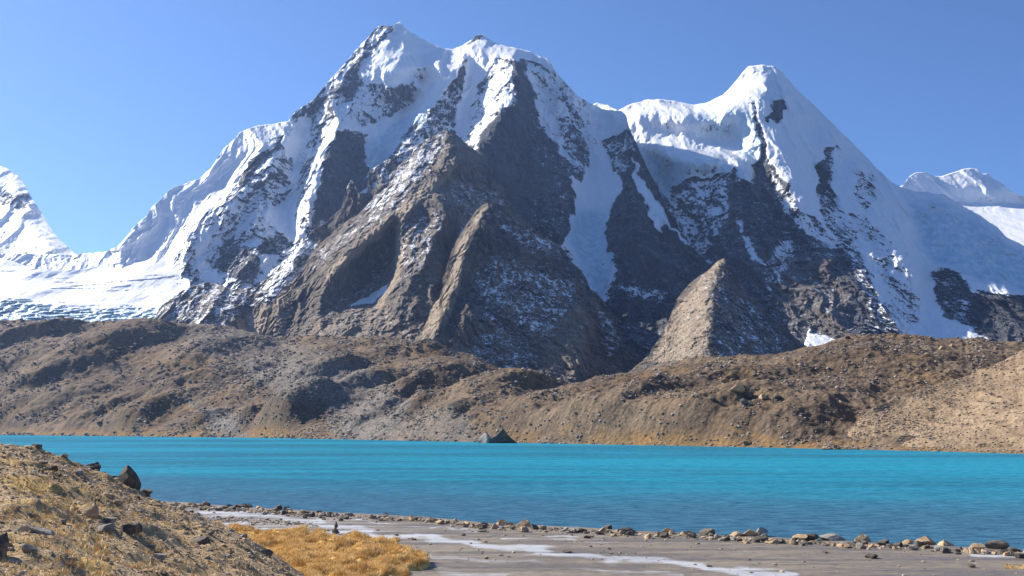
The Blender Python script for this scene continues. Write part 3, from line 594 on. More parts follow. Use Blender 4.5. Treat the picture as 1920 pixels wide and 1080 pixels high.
# ---- icy mud flat between hillside and lake
def flat():
    s = NT('frozen_mud'); ice = s.attr('ice')
    n1 = s.noise(1.0, 5, .65, vec=s.scale((.07, .5, 1), rot=(0, 0, .10))); n2 = s.noise(1.0, 5, .7, vec=s.scale((.7, 2.2, 1), rot=(0, 0, .12))); n3 = s.noise(6.0, 4, .7)
    mud = s.mix(s.rng(n1, .38, .62), (.17, .138, .10), (.235, .195, .145))
    mud = s.mix(s.math('MULTIPLY', s.rng(n2, .48, .64), .8), mud, (.095, .085, .08))
    f = s.math('ADD', ice, s.math('MULTIPLY', s.math('SUBTRACT', n1, .5), 1.6)); f = s.math('ADD', f, s.math('MULTIPLY', s.math('SUBTRACT', n2, .5), .7))
    f = s.rng(f, .38, .98); col = s.mix(f, mud, s.mix(n2, (.36, .37, .38), (.50, .51, .53)))
    b = s.bump(s.math('ADD', n3, s.math('MULTIPLY', n2, 2)), .05, .6)
    m = s.out(col, s.rng(n1, .35, .65, .35, .75), b, .4)
    xs = np.arange(-1200, 2600, 3.5); ny = 300
    D1 = ground_D(xs, near(xs), 0)+3.0; D0 = 0*xs+36.0; t = np.linspace(0, 1, ny)[:, None]; D = D0+(D1-D0)*t
    X = D*(xs-960)/AK; Y = D+0*X; dn = D1-D
    Z = .05+.05*fbm(X/6., Y/6., 0*X, 4)+.02*fbm(X/.8, Y/.8, 0*X, 3)-.0*X+.12*sstep(8, 2, dn)-.45*sstep(3.2, 0.0, dn)
    px, py = proj(X, Y, Z); wx = 12*fbm(X/5., Y/9., 0*X, 4)*2; wy = 5*fbm(X/4.+4, Y/8., 0*X, 4)*2
    ic = .10+0*X
    for pts, wd, v in (([(390,985),(600,1000),(800,1008),(975,1031),(1150,1048),(1320,1060),(1480,1082)], 8, .95), ([(380,962),(520,968),(640,985),(700,1000)], 9, .8), ([(950,1005),(1060,1010),(1160,1013)], 4, .6), ([(800,1040),(960,1052),(1100,1066),(1300,1085)], 5, .6),
                       ([(1840,1042),(1960,1050)], 6, .9), ([(640,970),(760,985),(900,1000)], 3, .7), ([(820,1070),(950,1078)], 8, .5), ([(1330,1035),(1560,1052)], 2, .35)):
        d = line_dist(px+wx, py+wy, pts); ic = np.maximum(ic, v*sstep(wd*1.6, wd*.1, d))
    ic = np.maximum(ic, .45*poly_mask(px+wx, py+wy, [(330,955),(620,962),(800,985),(860,1010),(760,1025),(450,1000)], 12))
    return grid_mesh('frozen_mud_flat', X, Y, Z, m, dict(ice=ic))
fl = flat(); fl['kind'] = 'structure'
# ---- stony hillside in the left foreground
sk = [(-700,800,40),(-300,818,42),(0,833,45),(60,839,46),(110,856,48),(150,872,50),(205,893,53),(250,917,55),(300,938,56),(330,948,56),(370,966,56),(430,990,55),(470,1010,53),(500,1033,51),(540,1056,49),(575,1080,47),(640,1120,43),(760,1200,36),(1000,1380,22)]
def hill():
    s = NT('stony_hillside'); g = s.attr('grass')
    n1 = s.noise(.35, 5, .65); n2 = s.noise(2.2, 6, .7); n3 = s.noise(12, 4, .7); v = s.voro(3.5)
    soil = s.mix(s.rng(n1, .38, .62), (.42, .29, .155), (.54, .39, .235)); soil = s.mix(s.math('MULTIPLY', s.rng(n2, .48, .66), .7), soil, (.22, .165, .11))
    f = s.rng(s.math('ADD', g, s.math('MULTIPLY', s.math('SUBTRACT', n2, .5), 1.2)), .35, .75)
    col = s.mix(f, soil, s.mix(n3, (.74, .46, .15), (.55, .37, .15)))
    h = s.n('HueSaturation'); s.put(h.inputs['Color'], col); s.put(h.inputs['Value'], s.rng(n3, .3, .7, .65, 1.3, False))
    b = s.bump(s.math('ADD', n2, s.math('MULTIPLY', n3, .4)), .22, .9)
    m = s.out(h.outputs[0], .95, b, .15)
    P = np.array(sk, float); xs = np.arange(-700, 1000, 2.2); ny = 330
    ys = np.interp(xs, P[:, 0], P[:, 1]); Ds = np.interp(xs, P[:, 0], P[:, 2]); _, _, Zs = at(xs, ys, Ds)
    t = np.linspace(0, 1, ny)[:, None]**1.3; D0 = 2.0; D = D0+(Ds-D0)*t
    k = np.clip((D-D0)/(Ds-D0), 0, 1); Z = 7.25+(Zs-7.25)*k**1.0
    X = D*(xs-960)/AK; Y = D+0*X; env = sstep(6, 16, D)
    Z = Z+env*(.30*fbm(X/5., Y/5., 0*X, 4, .55)+.09*fbm(X/.8, Y/.8, 0*X, 3, .6)+.10*(ridged(X/2.2, Y/2.2, 0*X, 3)-.8))
    px, py = proj(X, Y, Z)
    gr_ = .12+.38*sstep(-.1, .35, fbm(X/4.5+5, Y/4.5, 0*X, 3))
    wx = 14*fbm(X/3., Y/3., 0*X, 3)*2
    for poly, v_ in (([(0,890),(60,892),(120,915),(60,925),(0,905)], 1.), ([(0,860),(50,868),(40,880),(0,874)], .8), ([(60,925),(150,940),(200,950),(150,965),(60,945)], .6), ([(150,1040),(230,1060),(200,1080),(150,1080)], .8)):
        gr_ = np.maximum(gr_, v_*poly_mask(px+wx, py+wx*.3, poly, 8))
    nb = 26; tb = np.linspace(0, 1, nb+1)[1:, None]; run = (Z[-1]+.6)/.42
    Xb = X[-1]+(X[-1]/Y[-1]*.6+.35)*run*tb; Yb = Y[-1]+run*tb*.9; Zb = Z[-1]*(1-tb**1.15)-.6*tb+.12*fbm(Xb/3., Yb/3., 0*Xb, 4)
    X = np.vstack([X, Xb]); Y = np.vstack([Y, Yb]); Z = np.vstack([Z, Zb]); gr_ = np.vstack([gr_, np.repeat(gr_[-1][None], nb, 0)])
    o = grid_mesh('hillside', X, Y, Z, m, dict(grass=gr_)); return o, (X[:ny+8], Y[:ny+8], Z[:ny+8])
hl, HG = hill(); hl['kind'] = 'structure'
# ================================================================== STONES
def ico(sub):
    import bmesh
    bm = bmesh.new(); bmesh.ops.create_icosphere(bm, subdivisions=sub, radius=1); V = np.array([v.co[:] for v in bm.verts]); T = np.array([[v.index for v in f.verts] for f in bm.faces]); bm.free(); return V, T
IV3, IT3 = ico(4); IV1, IT1 = ico(1)
def rock_shape(seed, V, cuts=9, rough=.10, asp=(1, .8, .62)):
    r = np.random.default_rng(seed); V = V.copy()
    for k in range(cuts):
        n = r.normal(size=3); n /= np.linalg.norm(n); d = r.uniform(.36, .78); q = V@n-d; V -= np.outer(np.clip(q, 0, None), n)*.97
    V += V*(rough*fbm(V[:, 0]*1.3+seed, V[:, 1]*1.3, V[:, 2]*1.3, 4, .6))[:, None]
    V -= (V.max(0)+V.min(0))/2; V /= np.abs(V).max(0)
    return V*np.array(asp)
def rock_mat(name, c1, c2, c3):
    s = NT(name); oi = s.n('ObjectInfo'); tc = s.n('TexCoord')
    v = s.n('VectorMath', operation='ADD'); s.t.links.new(tc.outputs['Object'], v.inputs[0]); s.t.links.new(oi.outputs['Random'], v.inputs[1]); v = v.outputs[0]
    n1 = s.noise(1.4, 6, .65, vec=v); n2 = s.noise(9, 4, .7, vec=v)
    c = s.mix(oi.outputs['Random'], c1, c2); c = s.mix(s.rng(n1, .45, .68), c, c3)
    h = s.n('HueSaturation'); s.put(h.inputs['Color'], c); s.put(h.inputs['Value'], s.rng(n2, .3, .7, .7, 1.25, False))
    return s.out(h.outputs[0], .9, s.bump(n2, .05, .6), .2)
M_DARK = rock_mat('dark_lichened_rock', (.15, .13, .105), (.09, .078, .068), (.27, .215, .15))
M_TAN = rock_mat('tan_rock', (.50, .34, .19), (.40, .28, .165), (.56, .43, .28))
M_GREY = rock_mat('grey_rock', (.30, .27, .23), (.40, .36, .30), (.17, .15, .13))
def proto(seed, mat, asp, cuts=10, rough=.10):
    V = rock_shape(seed, IV3, cuts, rough, asp)
    me = bpy.data.meshes.new('stone'); me.from_pydata(V.tolist(), [], IT3.tolist()); me.materials.append(mat)
    me.polygons.foreach_set('use_smooth', np.zeros(len(IT3), bool)); 
    return me
ASP = [(1, .8, .62), (1, .7, .5), (1, .9, .8), (1, .75, .42), (.9, .9, .7), (1, .65, .66)]
PR = {k: [proto(100*q+i, m, ASP[i % 6]) for i in range(6)] for q, (k, m) in enumerate((('dark', M_DARK), ('tan', M_TAN), ('grey', M_GREY)))}
def stone(name, me, loc, sz, rot=None, label=None, cat='rock', group=None):
    o = bpy.data.objects.new(name, me); S.collection.objects.link(o); o.location = loc
    o.scale = sz; o.rotation_euler = rot or (random.uniform(-.15, .15), random.uniform(-.15, .15), random.uniform(0, 6.28))
    return tag(o, label, cat, group)
def find(G, px, py):
    X, Y, Z = G; u, v = proj(X, Y, Z); k = np.argmin((u-px)**2+(v-py)**2+Y*.0); return X.flat[k], Y.flat[k], Z.flat[k]
FG = [ # px, base py, width, height, kind, shape, label
 (68,843,25,12,'dark',1,'low dark rock on the crest of the stony hillside, nearest the left edge'),
 (16,842,34,9,'grey',3,'flat pale rock on the hillside crest at the left edge of the picture'),
 (119,860,13,9,'grey',2,'small pale round stone on the hillside crest before the big boulders'),
 (172,890,31,26,'dark',2,'rounded dark boulder just left of the tall leaning boulder on the hillside crest'),
 (206,907,34,17,'dark',1,'low dark boulder wedged between the rounded boulder and tall leaning one'),
 (205,938,22,14,'grey',0,'grey stone on the slope straight below the low dark boulder'),
 (166,966,40,28,'tan',2,'round tan boulder in the middle of the hillside'),
 (219,962,22,18,'tan',5,'squarish tan stone to the right of the round tan boulder'),
 (204,981,26,12,'grey',1,'flat grey stone below the squarish tan stone'),
 (196,1001,30,22,'grey',0,'angular grey stone below the round tan boulder'),
 (246,998,38,20,'dark',3,'long dark wedge shaped stone right of the angular grey stone'),
 (373,1038,42,36,'dark',4,'blocky dark boulder low on the hillside near the dry grass'),
 (52,1030,26,18,'grey',5,'grey stone below the long pale slab'),
 (-3,1040,34,48,'dark',2,'large dark boulder cut off by the left edge of the picture'),
 (494,1048,32,20,'dark',0,'dark rock on the foot of the hillside beside the golden grass'),
 (463,1024,17,10,'grey',1,'small pale stone on the slope edge above the golden grass'),
 (358,967,10,10,'dark',2,'small dark upright stone on the hillside edge against the frozen mud'),
 (281,925,20,12,'dark',0,'small dark rock right of the tall leaning boulder on the hillside edge'),
 (115,985,18,12,'grey',0,'pale stone on the slope left of the round tan boulder'),
 (58,972,22,10,'grey',3,'flat pale stone lying on top of the long pale slab'),
 (300,1050,24,14,'grey',1,'grey stone left of the blocky dark boulder')]
for px, py, wpx, hpx, kd, sh, lab in FG:
    X, Y, Z = find(HG, px, py-2); k = Y/F; asp = ASP[sh]
    stone('boulder' if wpx > 24 else 'rock', PR[kd][sh], (X, Y, Z+hpx*k*.20), (wpx*k/2*1.12, wpx*k/2*1.1, hpx*k/2/asp[2]*1.25), (0, 0, random.choice((0, .3, -.3, math.pi, 2.9))), lab, 'boulder' if wpx > 24 else 'rock')
# tall leaning boulder and long slab: shapes of their own
X, Y, Z = find(HG, 240, 915); k = Y/F
V = rock_shape(905, IV3, 16, .07, (1, .75, 1.0)); V[:, 0] *= (1-.30*V[:, 2]); V[:, 0] -= .42*V[:, 2]
me = bpy.data.meshes.new('boulder'); me.from_pydata(V.tolist(), [], IT3.tolist()); me.materials.append(M_DARK); me.polygons.foreach_set('use_smooth', np.zeros(len(IT3), bool))
stone('boulder', me, (X-.05, Y, Z+24*k*.62), (21*k, 20*k, 27*k), (0, 0, 0), 'tall pointed dark boulder leaning left on the hillside crest', 'boulder')
X, Y, Z = find(HG, 76, 1000); k = Y/F
V = rock_shape(903, IV3, 8, .10, (1, .5, .3)); me = bpy.data.meshes.new('slab'); me.from_pydata(V.tolist(), [], IT3.tolist()); me.materials.append(M_GREY); me.polygons.foreach_set('use_smooth', np.zeros(len(IT3), bool))
stone('rock_slab', me, (X, Y, Z-.02), (48*k, 36*k, 40*k), (0, .22, -.1), 'long pale rock slab sloping down to the right on the lower hillside', 'rock')
def scatter(G, n, seed, cond=None, pw=0.0):
    X, Y, Z = G; r = np.random.default_rng(seed); u, v = proj(X, Y, Z); out = []
    ny, nx = X.shape
    while len(out) < n:
        i = r.integers(0, ny-1, n*3); j = r.integers(0, nx-1, n*3)
        ok = (u[i, j] > -60) & (u[i, j] < 1980) & (v[i, j] < 1130)
        if cond is not None: ok &= cond(u[i, j], v[i, j], r)
        for a, b in zip(i[ok], j[ok]):
            fa, fb = r.uniform(), r.uniform()
            p = np.array([X[a, b]+(X[a+1, b]-X[a, b])*fa+(X[a, b+1]-X[a, b])*fb, Y[a, b]+(Y[a+1, b]-Y[a, b])*fa+(Y[a, b+1]-Y[a, b])*fb, Z[a, b]+(Z[a+1, b]-Z[a, b])*fa+(Z[a, b+1]-Z[a, b])*fb])
            out.append(p)
            if len(out) >= n: break
    return np.array(out[:n])
grpH = 'loose rocks scattered over the stony hillside'
for i, p in enumerate(scatter(HG, 130, 5, lambda u, v, r: (u < 600) & (v < 1085) & (u > -10))):
    k = p[1]/F; wd = random.choice((3, 4, 4, 5, 6, 7, 8, 10))*k*random.uniform(.8, 1.3); kd = random.choice(('grey', 'tan', 'grey', 'dark'))
    lab = {'grey': 'small grey rock lying loose on the stony hillside', 'tan': 'small tan rock lying loose on the stony hillside', 'dark': 'small dark rock lying loose on the stony hillside'}[kd]
    stone('rock', PR[kd][i % 6], (p[0], p[1], p[2]+wd*.12), (wd, wd, wd*random.uniform(.8, 1.2)), None, lab, 'rock', grpH)
# row of stones along the lake edge
big = [(940,985,20,14,'tan'),(981,988,25,16,'tan'),(1138,994,16,12,'dark'),(1170,1001,26,14,'dark'),(1247,1002,24,15,'tan'),(1290,1005,22,12,'dark'),(1322,1006,30,17,'dark'),(1373,1007,30,13,'tan'),(1401,1007,30,17,'tan'),(1423,1004,24,18,'grey'),(1494,1014,30,14,'tan'),(1515,1014,24,16,'dark'),(1552,1014,46,15,'grey'),
 (1607,1015,26,16,'tan'),(1650,1020,18,10,'dark'),(1690,1021,26,12,'tan'),(1727,1022,32,19,'tan'),(1765,1026,26,15,'tan'),(1820,1033,27,16,'tan'),(1858,1031,38,20,'dark'),(1890,1036,22,11,'dark'),(1915,1040,22,14,'grey'),
 (391,950,16,12,'dark'),(427,954,14,7,'dark'),(452,953,16,9,'dark'),(467,953,18,11,'dark'),(525,957,16,12,'dark'),(541,957,10,9,'dark'),(575,963,16,8,'dark'),(622,965,12,7,'dark')]
grpS = 'row of stones along the lake edge'
words = ['large tan stone', 'large dark stone', 'large grey stone']
extra = {940: 'tan stone at left middle of the lake edge row, first of the large ones', 981: 'rounded tan stone standing highest in the left middle of the lake edge row',
 1138: 'dark stone in the lake edge row with a wider dark one to its right', 1170: 'wide dark stone in the lake edge row, fourth large one from the left middle', 1247: 'pale tan peaked stone in the lake edge row left of two dark stones', 1290: 'low dark stone between the peaked tan stone and the wide dark one',
 1322: 'wide dark peaked stone in the middle of the lake edge row', 1373: 'long low tan stone right of the wide dark peaked stone in the row', 1401: 'tan stone touching the left side of the pale grey pointed stone', 1423: 'pale grey pointed stone beside a tan one in the lake edge row',
 1494: 'tan stone left of a dark one and the long whitish stone', 1515: 'dark stone just left of the long flat whitish stone', 1552: 'long flat whitish stone in the lake edge row, widest of all', 1607: 'tan stone right of the long flat whitish stone', 1650: 'low dark stone between two tan stones in the right half of the row',
 1690: 'low tan stone just left of the highest tan stone in the right part', 1727: 'large tan stone standing highest in the right part of the lake edge row', 1765: 'tan stone just right of the highest tan stone in the right part', 1820: 'round orange tan stone left of the large dark stone near the right end', 1858: 'large dark stone near the right end of the lake edge row',
 1890: 'low dark stone between the large dark stone and the grey end stone', 1915: 'grey stone at the very right end of the lake edge row', 391: 'dark peaked stone at the left end of the lake edge row', 427: 'low flat dark stone second from the left end of the lake edge row', 452: 'dark stone third from the left end of the lake edge row',
 467: 'dark stone with a rounded top, fourth from the left end of the row', 525: 'dark peaked stone of the lake edge row left above the cairn', 541: 'small pointed dark stone right beside the peaked one left above the cairn', 575: 'flat dark stone of the row just left of the cairn', 622: 'dark stone of the lake edge row straight above the cairn'}
for i, (px, py, wpx, hpx, kd) in enumerate(big):
    D = float(ground_D(px, py, .05)); k = D/F; sh = 3 if px == 1552 else (0, 2, 4, 5)[i % 4]; asp = ASP[sh]
    x = (px-960)/AK*D
    lab = extra.get(px, {'tan': 'middling tan stone in the row of stones along the lake edge', 'dark': 'middling dark stone in the row of stones along the lake edge', 'grey': 'middling grey stone in the row of stones along the lake edge'}[kd])
    stone('stone', PR[kd][sh], (x, D, hpx*k*.33), (wpx*k/2*1.1, wpx*k/2*1.1, hpx*k/2/asp[2]*1.2), (0, 0, random.choice((0, .2, -.2, 3.1))), lab, 'stone', None if px in extra else grpS)
rr = random.Random(9); cnt = 0
while cnt < 235:
    px = 325+1600*rr.random()**1.12; py = float(near(px))+rr.gauss(3.2, 2.2)+2; 
    if py < float(near(px))-1: continue
    D = float(ground_D(px, py, .05)); k = D/F; x = (px-960)/AK*D; wd = rr.uniform(4.5, 10)*k*(.7+.5*(px/1900)); kd = rr.choice(('dark', 'tan', 'grey', 'tan', 'dark')); sh = rr.randrange(6)
    stone('stone', PR[kd][sh], (x, D, wd*.32), (wd, wd, wd*rr.uniform(.9, 1.4)), None, 'small %s stone in the row of stones along the lake edge' % {'dark': 'dark brown', 'grey': 'grey', 'tan': 'tan'}[kd], 'stone', grpS); cnt += 1
# scattered stones lying on the frozen mud
mud = [(903,992,10,5,'stone on the frozen mud just below the left middle of the row'),(905,997,22,5,'flat dark stone on the frozen mud below the left part of the stone row'),(1063,1036,20,5,'small flat dark stone alone on the wet mud in mid flat'),(610,975,10,7,'tan stone on the pale frozen mud left of the cairn'),(575,972,10,6,'dark stone on the pale mud near the left stone row'),(675,1002,12,5,'low dark stone on the frozen mud right of the cairn'),(1540,1037,14,4,'small dark stone on the mud below the long whitish stone'),
 (1625,1046,26,8,'flat dark stone on the mud below the right part of the row'),(1810,1064,14,6,'small dark stone on the mud left of the yellow grass tuft'),(1595,1020,12,5,'small dark stone just below the right half of the row'),(1100,1009,14,5,'flat dark stone just below the stone row, left of centre'),(746,1004,9,3,'tiny dark stone on the frozen mud above the grass'),(1325,1063,12,4,'tiny dark stone at the edge of the white ice streak'),(870,1005,9,4,'tiny dark stone on white ice below the row'),(1140,1030,8,3,'tiny stone on the mud right of the lone flat stone')]
for i, (px, py, wpx, hpx, lab) in enumerate(mud):
    D = float(ground_D(px, py, .05)); k = D/F
    stone('stone', PR['tan' if 'tan ' in lab else 'dark'][(i*2) % 6], ((px-960)/AK*D, D, .05+hpx*k*.3), (wpx*k/2, wpx*k/2, hpx*k), None, lab, 'stone')
# cairn
D = float(ground_D(633, 1001, .05)); k = D/F; cx = (633-960)/AK*D
ca = bpy.data.objects.new('cairn', None); S.collection.objects.link(ca); ca.location = (cx, D, .05); tag(ca, 'small dark cairn of stacked stones on the frozen mud flat', 'cairn')
zz = 0
for i, (wpx, hpx, dx) in enumerate(((13, 5, 0), (11, 4.5, .6), (8, 4.5, -.5), (6.5, 4, .4), (6, 4.5, 0), (4, 3, .3))):
    me = PR['dark'][(i*2+1) % 6]; o = bpy.data.objects.new('stone', me); S.collection.objects.link(o); o.parent = ca; a_ = ASP[(i*2+1) % 6]
    o.scale = (wpx*k/2*1.15, wpx*k/2*1.15, hpx*k/2/a_[2]*1.35); o.location = (dx*k, 0, zz+hpx*k*.45); o.rotation_euler = (0, random.uniform(-.1, .1), i*1.1); zz += hpx*k*.85
# big split boulder at the far shore
D = float(ground_D(935, 831, 0)); k = D/F
for me_seed, px, wpx, hpx, lab, mt in ((911, 945, 48, 26, 'large dark peaked boulder on the far shore at the water line', M_DARK), (912, 915, 34, 18, 'pale slanting boulder leaning on the left side of the big far shore boulder', M_GREY)):
    V = rock_shape(me_seed, IV3, 12, .10, (1, .7, .9)); V[:, 0] *= (1-.45*np.clip(V[:, 2], -1, 1)); me = bpy.data.meshes.new('boulder'); me.from_pydata(V.tolist(), [], IT3.tolist()); me.materials.append(mt); me.polygons.foreach_set('use_smooth', np.zeros(len(IT3), bool))
    stone('boulder', me, ((px-960)/AK*D, D+4, 1.5), (wpx*k/2*1.1, wpx*k/2, hpx*k*.95), (0, .1, 0), lab, 'boulder')
# boulders on the moraine
for i, (px, py, wpx, lab) in enumerate([(1380,733,26,'long dark boulder on the moraine below the pale sandy hollow'),(1408,745,20,'brown boulder in the cluster of boulders at mid right of the moraine'),(1432,747,16,'tan boulder right of the brown one in the moraine cluster'),(1458,747,20,'dark boulder at the right of the moraine cluster'),(1395,758,18,'dark low boulder below the moraine boulder cluster'),
   (1335,752,16,'dark boulder left of the moraine boulder cluster'),(1575,758,18,'pale boulder at the foot of the tan slope'),(1820,667,14,'orange tan boulder on the right hill near its crest'),(1776,700,16,'pale pointed boulder on the tan slope edge'),(1590,636,18,'square boulder on the skyline of the right hill'),(1785,652,14,'tan boulder among rocks on the top of the right hill'),
   (1765,655,14,'brown boulder on the right hill left of the tan one'),(1400,833,14,'dark flat stone on the far shore, left'),(1406,831,10,'pale stone on the far shore meadow strip'),(256,607,12,'dark boulder on the left moraine crest'),(226,655,12,'dark boulder beside the snow streaked hollow'),(205,672,12,'grey boulder on the brown left mound'),(328,683,14,'tan boulder on the grassy left moraine'),(188,795,14,'dark boulder near the left far shore')]):
    G = TG if False else MG[2:]; X, Y, Z = find(G, px, py); k = Y/F
    stone('boulder', PR[('tan' if 'tan' in lab or 'pale' in lab else 'dark')][i % 6], (X, Y, Z+wpx*k*.15), (wpx*k/2, wpx*k/2, wpx*k/2), None, lab, 'boulder')
# loose scree too small and many to count
def scree(name, G, n, seed, smin, smax, mat, cond=None, pix=True):
    P = scatter(G, n, seed, cond); r = np.random.default_rng(seed+1); nv = len(IV1)
    base = [rock_shape(seed*10+q, IV1, 5, .25, (1, .8, .6)) for q in range(12)]
    VV = np.empty((n, nv, 3), np.float32); s_ = smin*(smax/smin)**(r.uniform(size=n)**2.2)*(P[:, 1]/F if pix else 1); an = r.uniform(0, 6.28, n)
    for q in range(12):
        idx = np.arange(q, n, 12); B = base[q]; ca_, sa_ = np.cos(an[idx])[:, None], np.sin(an[idx])[:, None]
        VV[idx, :, 0] = (B[None, :, 0]*ca_-B[None, :, 1]*sa_)*s_[idx, None]+P[idx, 0][:, None]
        VV[idx, :, 1] = (B[None, :, 0]*sa_+B[None, :, 1]*ca_)*s_[idx, None]+P[idx, 1][:, None]
        VV[idx, :, 2] = B[None, :, 2]*s_[idx, None]+P[idx, 2][:, None]+.2*s_[idx, None]
    T = (IT1[None]+(np.arange(n)*nv)[:, None, None]).reshape(-1, 3)
    return tag(tri_mesh(name, VV.reshape(-1, 3), T, mat, attrs=dict(tint=np.repeat(r.uniform(size=n), nv))), kind='stuff')
def scree_stone_mat(name, a, b, c):
    s = NT(name); t = s.attr('tint'); n = s.noise(3.0, 3, .7); col = s.mix(s.rng(t, 0, .6, smooth=False), a, b); col = s.mix(s.rng(t, .7, 1.0), col, c)
    h = s.n('HueSaturation'); s.put(h.inputs['Color'], col); s.put(h.inputs['Value'], s.rng(n, .3, .7, .75, 1.2, False)); return s.out(h.outputs[0], .92, None, .2)
M_SF = scree_stone_mat('loose_stones', (.26, .20, .14), (.44, .33, .215), (.56, .47, .36))
M_SM = scree_stone_mat('moraine_stones', (.19, .155, .125), (.33, .27, .21), (.52, .46, .39))
M_ST = scree_stone_mat('tan_slope_stones', (.30, .22, .15), (.38, .28, .19), (.46, .38, .30))
tag(scree('loose_gravel', HG, 13000, 21, .9, 5.5, M_SF, lambda u, v, r: (u < 720)), 'loose stones and gravel strewn over the foreground hillside', 'gravel')
def mcond(u, v, r):
    dense = ((u > 300) & (u < 950)); return r.uniform(size=u.shape) < np.where(dense, 1, .55)*np.clip(.35+fbm(u/55., v/22., 0*u+3, 3)*1.9, .06, 1)
tag(scree('moraine_scree', MG[2:], 42000, 31, .6, 4.2, M_SM, mcond), 'grey and brown rubble covering the moraine hills behind the lake', 'rubble')
tag(scree('slope_scree', TG, 7000, 41, .5, 3.4, M_ST), 'tan rubble on the bright slope at the right', 'rubble')
rs = np.random.default_rng(91); pxs = rs.uniform(320, 1990, 5200); pys = near(pxs)+np.abs(rs.normal(size=5200))*3.0+1.5
ex = rs.uniform(360, 600, 500); pxs = np.append(pxs, ex); pys = np.append(pys, 971+(ex-360)*.055+rs.normal(size=500)*3)
ex = rs.uniform(350, 1950, 500); pxs = np.append(pxs, ex); pys = np.append(pys, near(ex)+rs.uniform(5, 70, 500))
Ds_ = ground_D(pxs, pys, .05); PSH = np.stack([Ds_*(pxs-960)/AK, Ds_, 0*Ds_+.04], 1)
_sc = scatter; scatter = lambda G, n, seed, cond=None, pw=0: PSH[:n]
tag(scree('shingle', None, len(PSH), 93, .8, 5.0, M_SF), 'pebbles and shingle along the lake edge between the larger stones', 'gravel')
scatter = _sc
# ================================================================== DRY GRASS
def grass_mat():
    s = NT('dry_golden_grass'); t = s.attr('tint'); col = s.mix(t, (.58, .37, .13), (.95, .74, .38)); m = s.out(col, .8, None, .15)
    return m
M_G = grass_mat()
def blades(name, P, n_per, hmin, hmax, spread, seed, label):
    r = np.random.default_rng(seed); n = len(P)*n_per; B = np.repeat(P, n_per, 0); B[:, :2] += r.normal(size=(n, 2))*spread
    h = r.uniform(hmin, hmax, n)*np.repeat(.25+1.3*np.clip(.5+fbm(P[:, 0]/1.3, P[:, 1]/1.8, P[:, 0]*0+4, 3)*1.3, 0, 1), n_per); an = r.uniform(0, 6.28, n); wd = .012+.01*r.uniform(size=n)+B[:, 1]*.00016
    ln = r.normal(size=(n, 2))*.35*h[:, None]
    V = np.empty((n, 3, 3)); V[:, 0] = B; V[:, 1] = B; V[:, 2] = B
    V[:, 0, 0] -= np.cos(an)*wd; V[:, 0, 1] -= np.sin(an)*wd; V[:, 1, 0] += np.cos(an)*wd; V[:, 1, 1] += np.sin(an)*wd; V[:, 2, :2] += ln; V[:, 2, 2] += h; V[:, :2, 2] -= .02
    T = np.arange(n*3).reshape(-1, 3)
    return tag(tri_mesh(name, V.reshape(-1, 3), T, M_G, attrs=dict(tint=np.repeat(np.clip(r.uniform(size=n)*.6+.2+np.repeat(fbm(P[:, 0]/.9, P[:, 1]/1.4, P[:, 0]*0, 3), n_per)*.9, 0, 1), 3))), label, 'grass', kind='stuff')
GP = [(408,990),(440,993),(480,1000),(560,1000),(640,1014),(700,1018),(740,1022),(762,1036),(796,1044),(806,1056),(800,1068),(772,1076),(745,1092),(600,1120),(430,1120),(400,1040)]
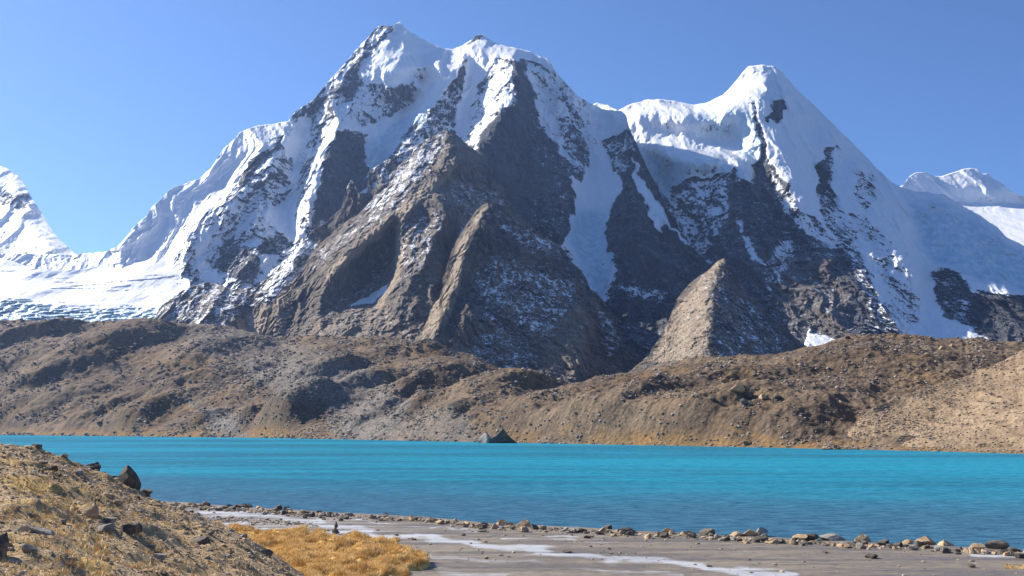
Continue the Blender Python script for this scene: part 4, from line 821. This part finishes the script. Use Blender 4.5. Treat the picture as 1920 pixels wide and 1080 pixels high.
def grassbank():
    xs = np.arange(380, 830, 1.6); ys = np.arange(974, 1125, 1.0)[::-1]
    PX, PY = np.meshgrid(xs, ys); D = ground_D(PX, PY, .05); X = D*(PX-960)/AK; Y = D; m = poly_mask(PX+10*fbm(X/2., Y/4., 0*X, 3)*2, PY+4*fbm(X/2.+5, Y/4., 0*X, 3)*2, GP, 5)
    bump = .32+.16*fbm(X/1.6, Y/2.2, 0*X, 3)+.22*ridged(X/2.6, Y/3.4, 0*X, 2)
    Z = -.12+m*(.12+bump)
    s = NT('grass_sod'); n = s.noise(3, 5, .7); n2 = s.noise(.5, 4, .6); c = s.mix(s.rng(n2, .35, .65), (.66, .42, .12), (.75, .52, .19)); c = s.mix(s.rng(n, .5, .75), c, (.30, .17, .06)); mt = s.out(c, .95, s.bump(n, .12, .9), .1)
    g = grid_mesh('grass_bank', X, Y, Z, mt); g['kind'] = 'structure'
    sel = np.argwhere(m > .75); r = np.random.default_rng(2); q = sel[r.integers(0, len(sel), 17000)]; q = q[fbm(X[q[:, 0], q[:, 1]]/1.1, Y[q[:, 0], q[:, 1]]/1.5, 0*q[:, 0]+2., 3) > -.22]
    P = np.stack([X[q[:, 0], q[:, 1]], Y[q[:, 0], q[:, 1]], Z[q[:, 0], q[:, 1]]], 1)
    blades('dry_grass', P, 14, .12, .31, .10, 77, 'golden dry grass growing on the low bank beside the frozen mud')
grassbank()
Pq = scatter(HG, 3200, 61, lambda u, v, r: (u < 640))
blades('hillside_grass', Pq, 8, .015, .055, .08, 78, 'short golden grass tufts between the hillside stones')
D = ground_D(np.random.default_rng(6).uniform(1878, 1960, 260), 0*np.zeros(260)+1064, .05); r6 = np.random.default_rng(8)
px6 = r6.uniform(1872, 1990, 300); py6 = r6.uniform(1057, 1068, 300); D6 = ground_D(px6, py6, .05); blades('dry_grass', np.stack([D6*(px6-960)/AK, D6, 0*D6+.05], 1), 8, .05, .14, .08, 79, 'yellow grass tuft on the mud at the right edge')
# ================================================================== HAZE
import bmesh
bm = bmesh.new(); bmesh.ops.create_cube(bm, size=1); hm = bpy.data.meshes.new('haze'); bm.to_mesh(hm); bm.free()
hz = bpy.data.objects.new('haze', hm); S.collection.objects.link(hz); hz.location = (0, 6000, 990); hz.scale = (30000, 24000, 2020); hz['kind'] = 'stuff'
mm = bpy.data.materials.new('haze_air'); mm.use_nodes = True; t_ = mm.node_tree; t_.nodes.remove(t_.nodes['Principled BSDF']); pv = t_.nodes.new('ShaderNodeVolumePrincipled')
pv.inputs['Color'].default_value = (.36, .55, 1.0, 1); pv.inputs['Density'].default_value = 2.6e-5; pv.inputs['Anisotropy'].default_value = .48
t_.links.new(pv.outputs[0], t_.nodes['Material Output'].inputs['Volume']); hm.materials.append(mm)
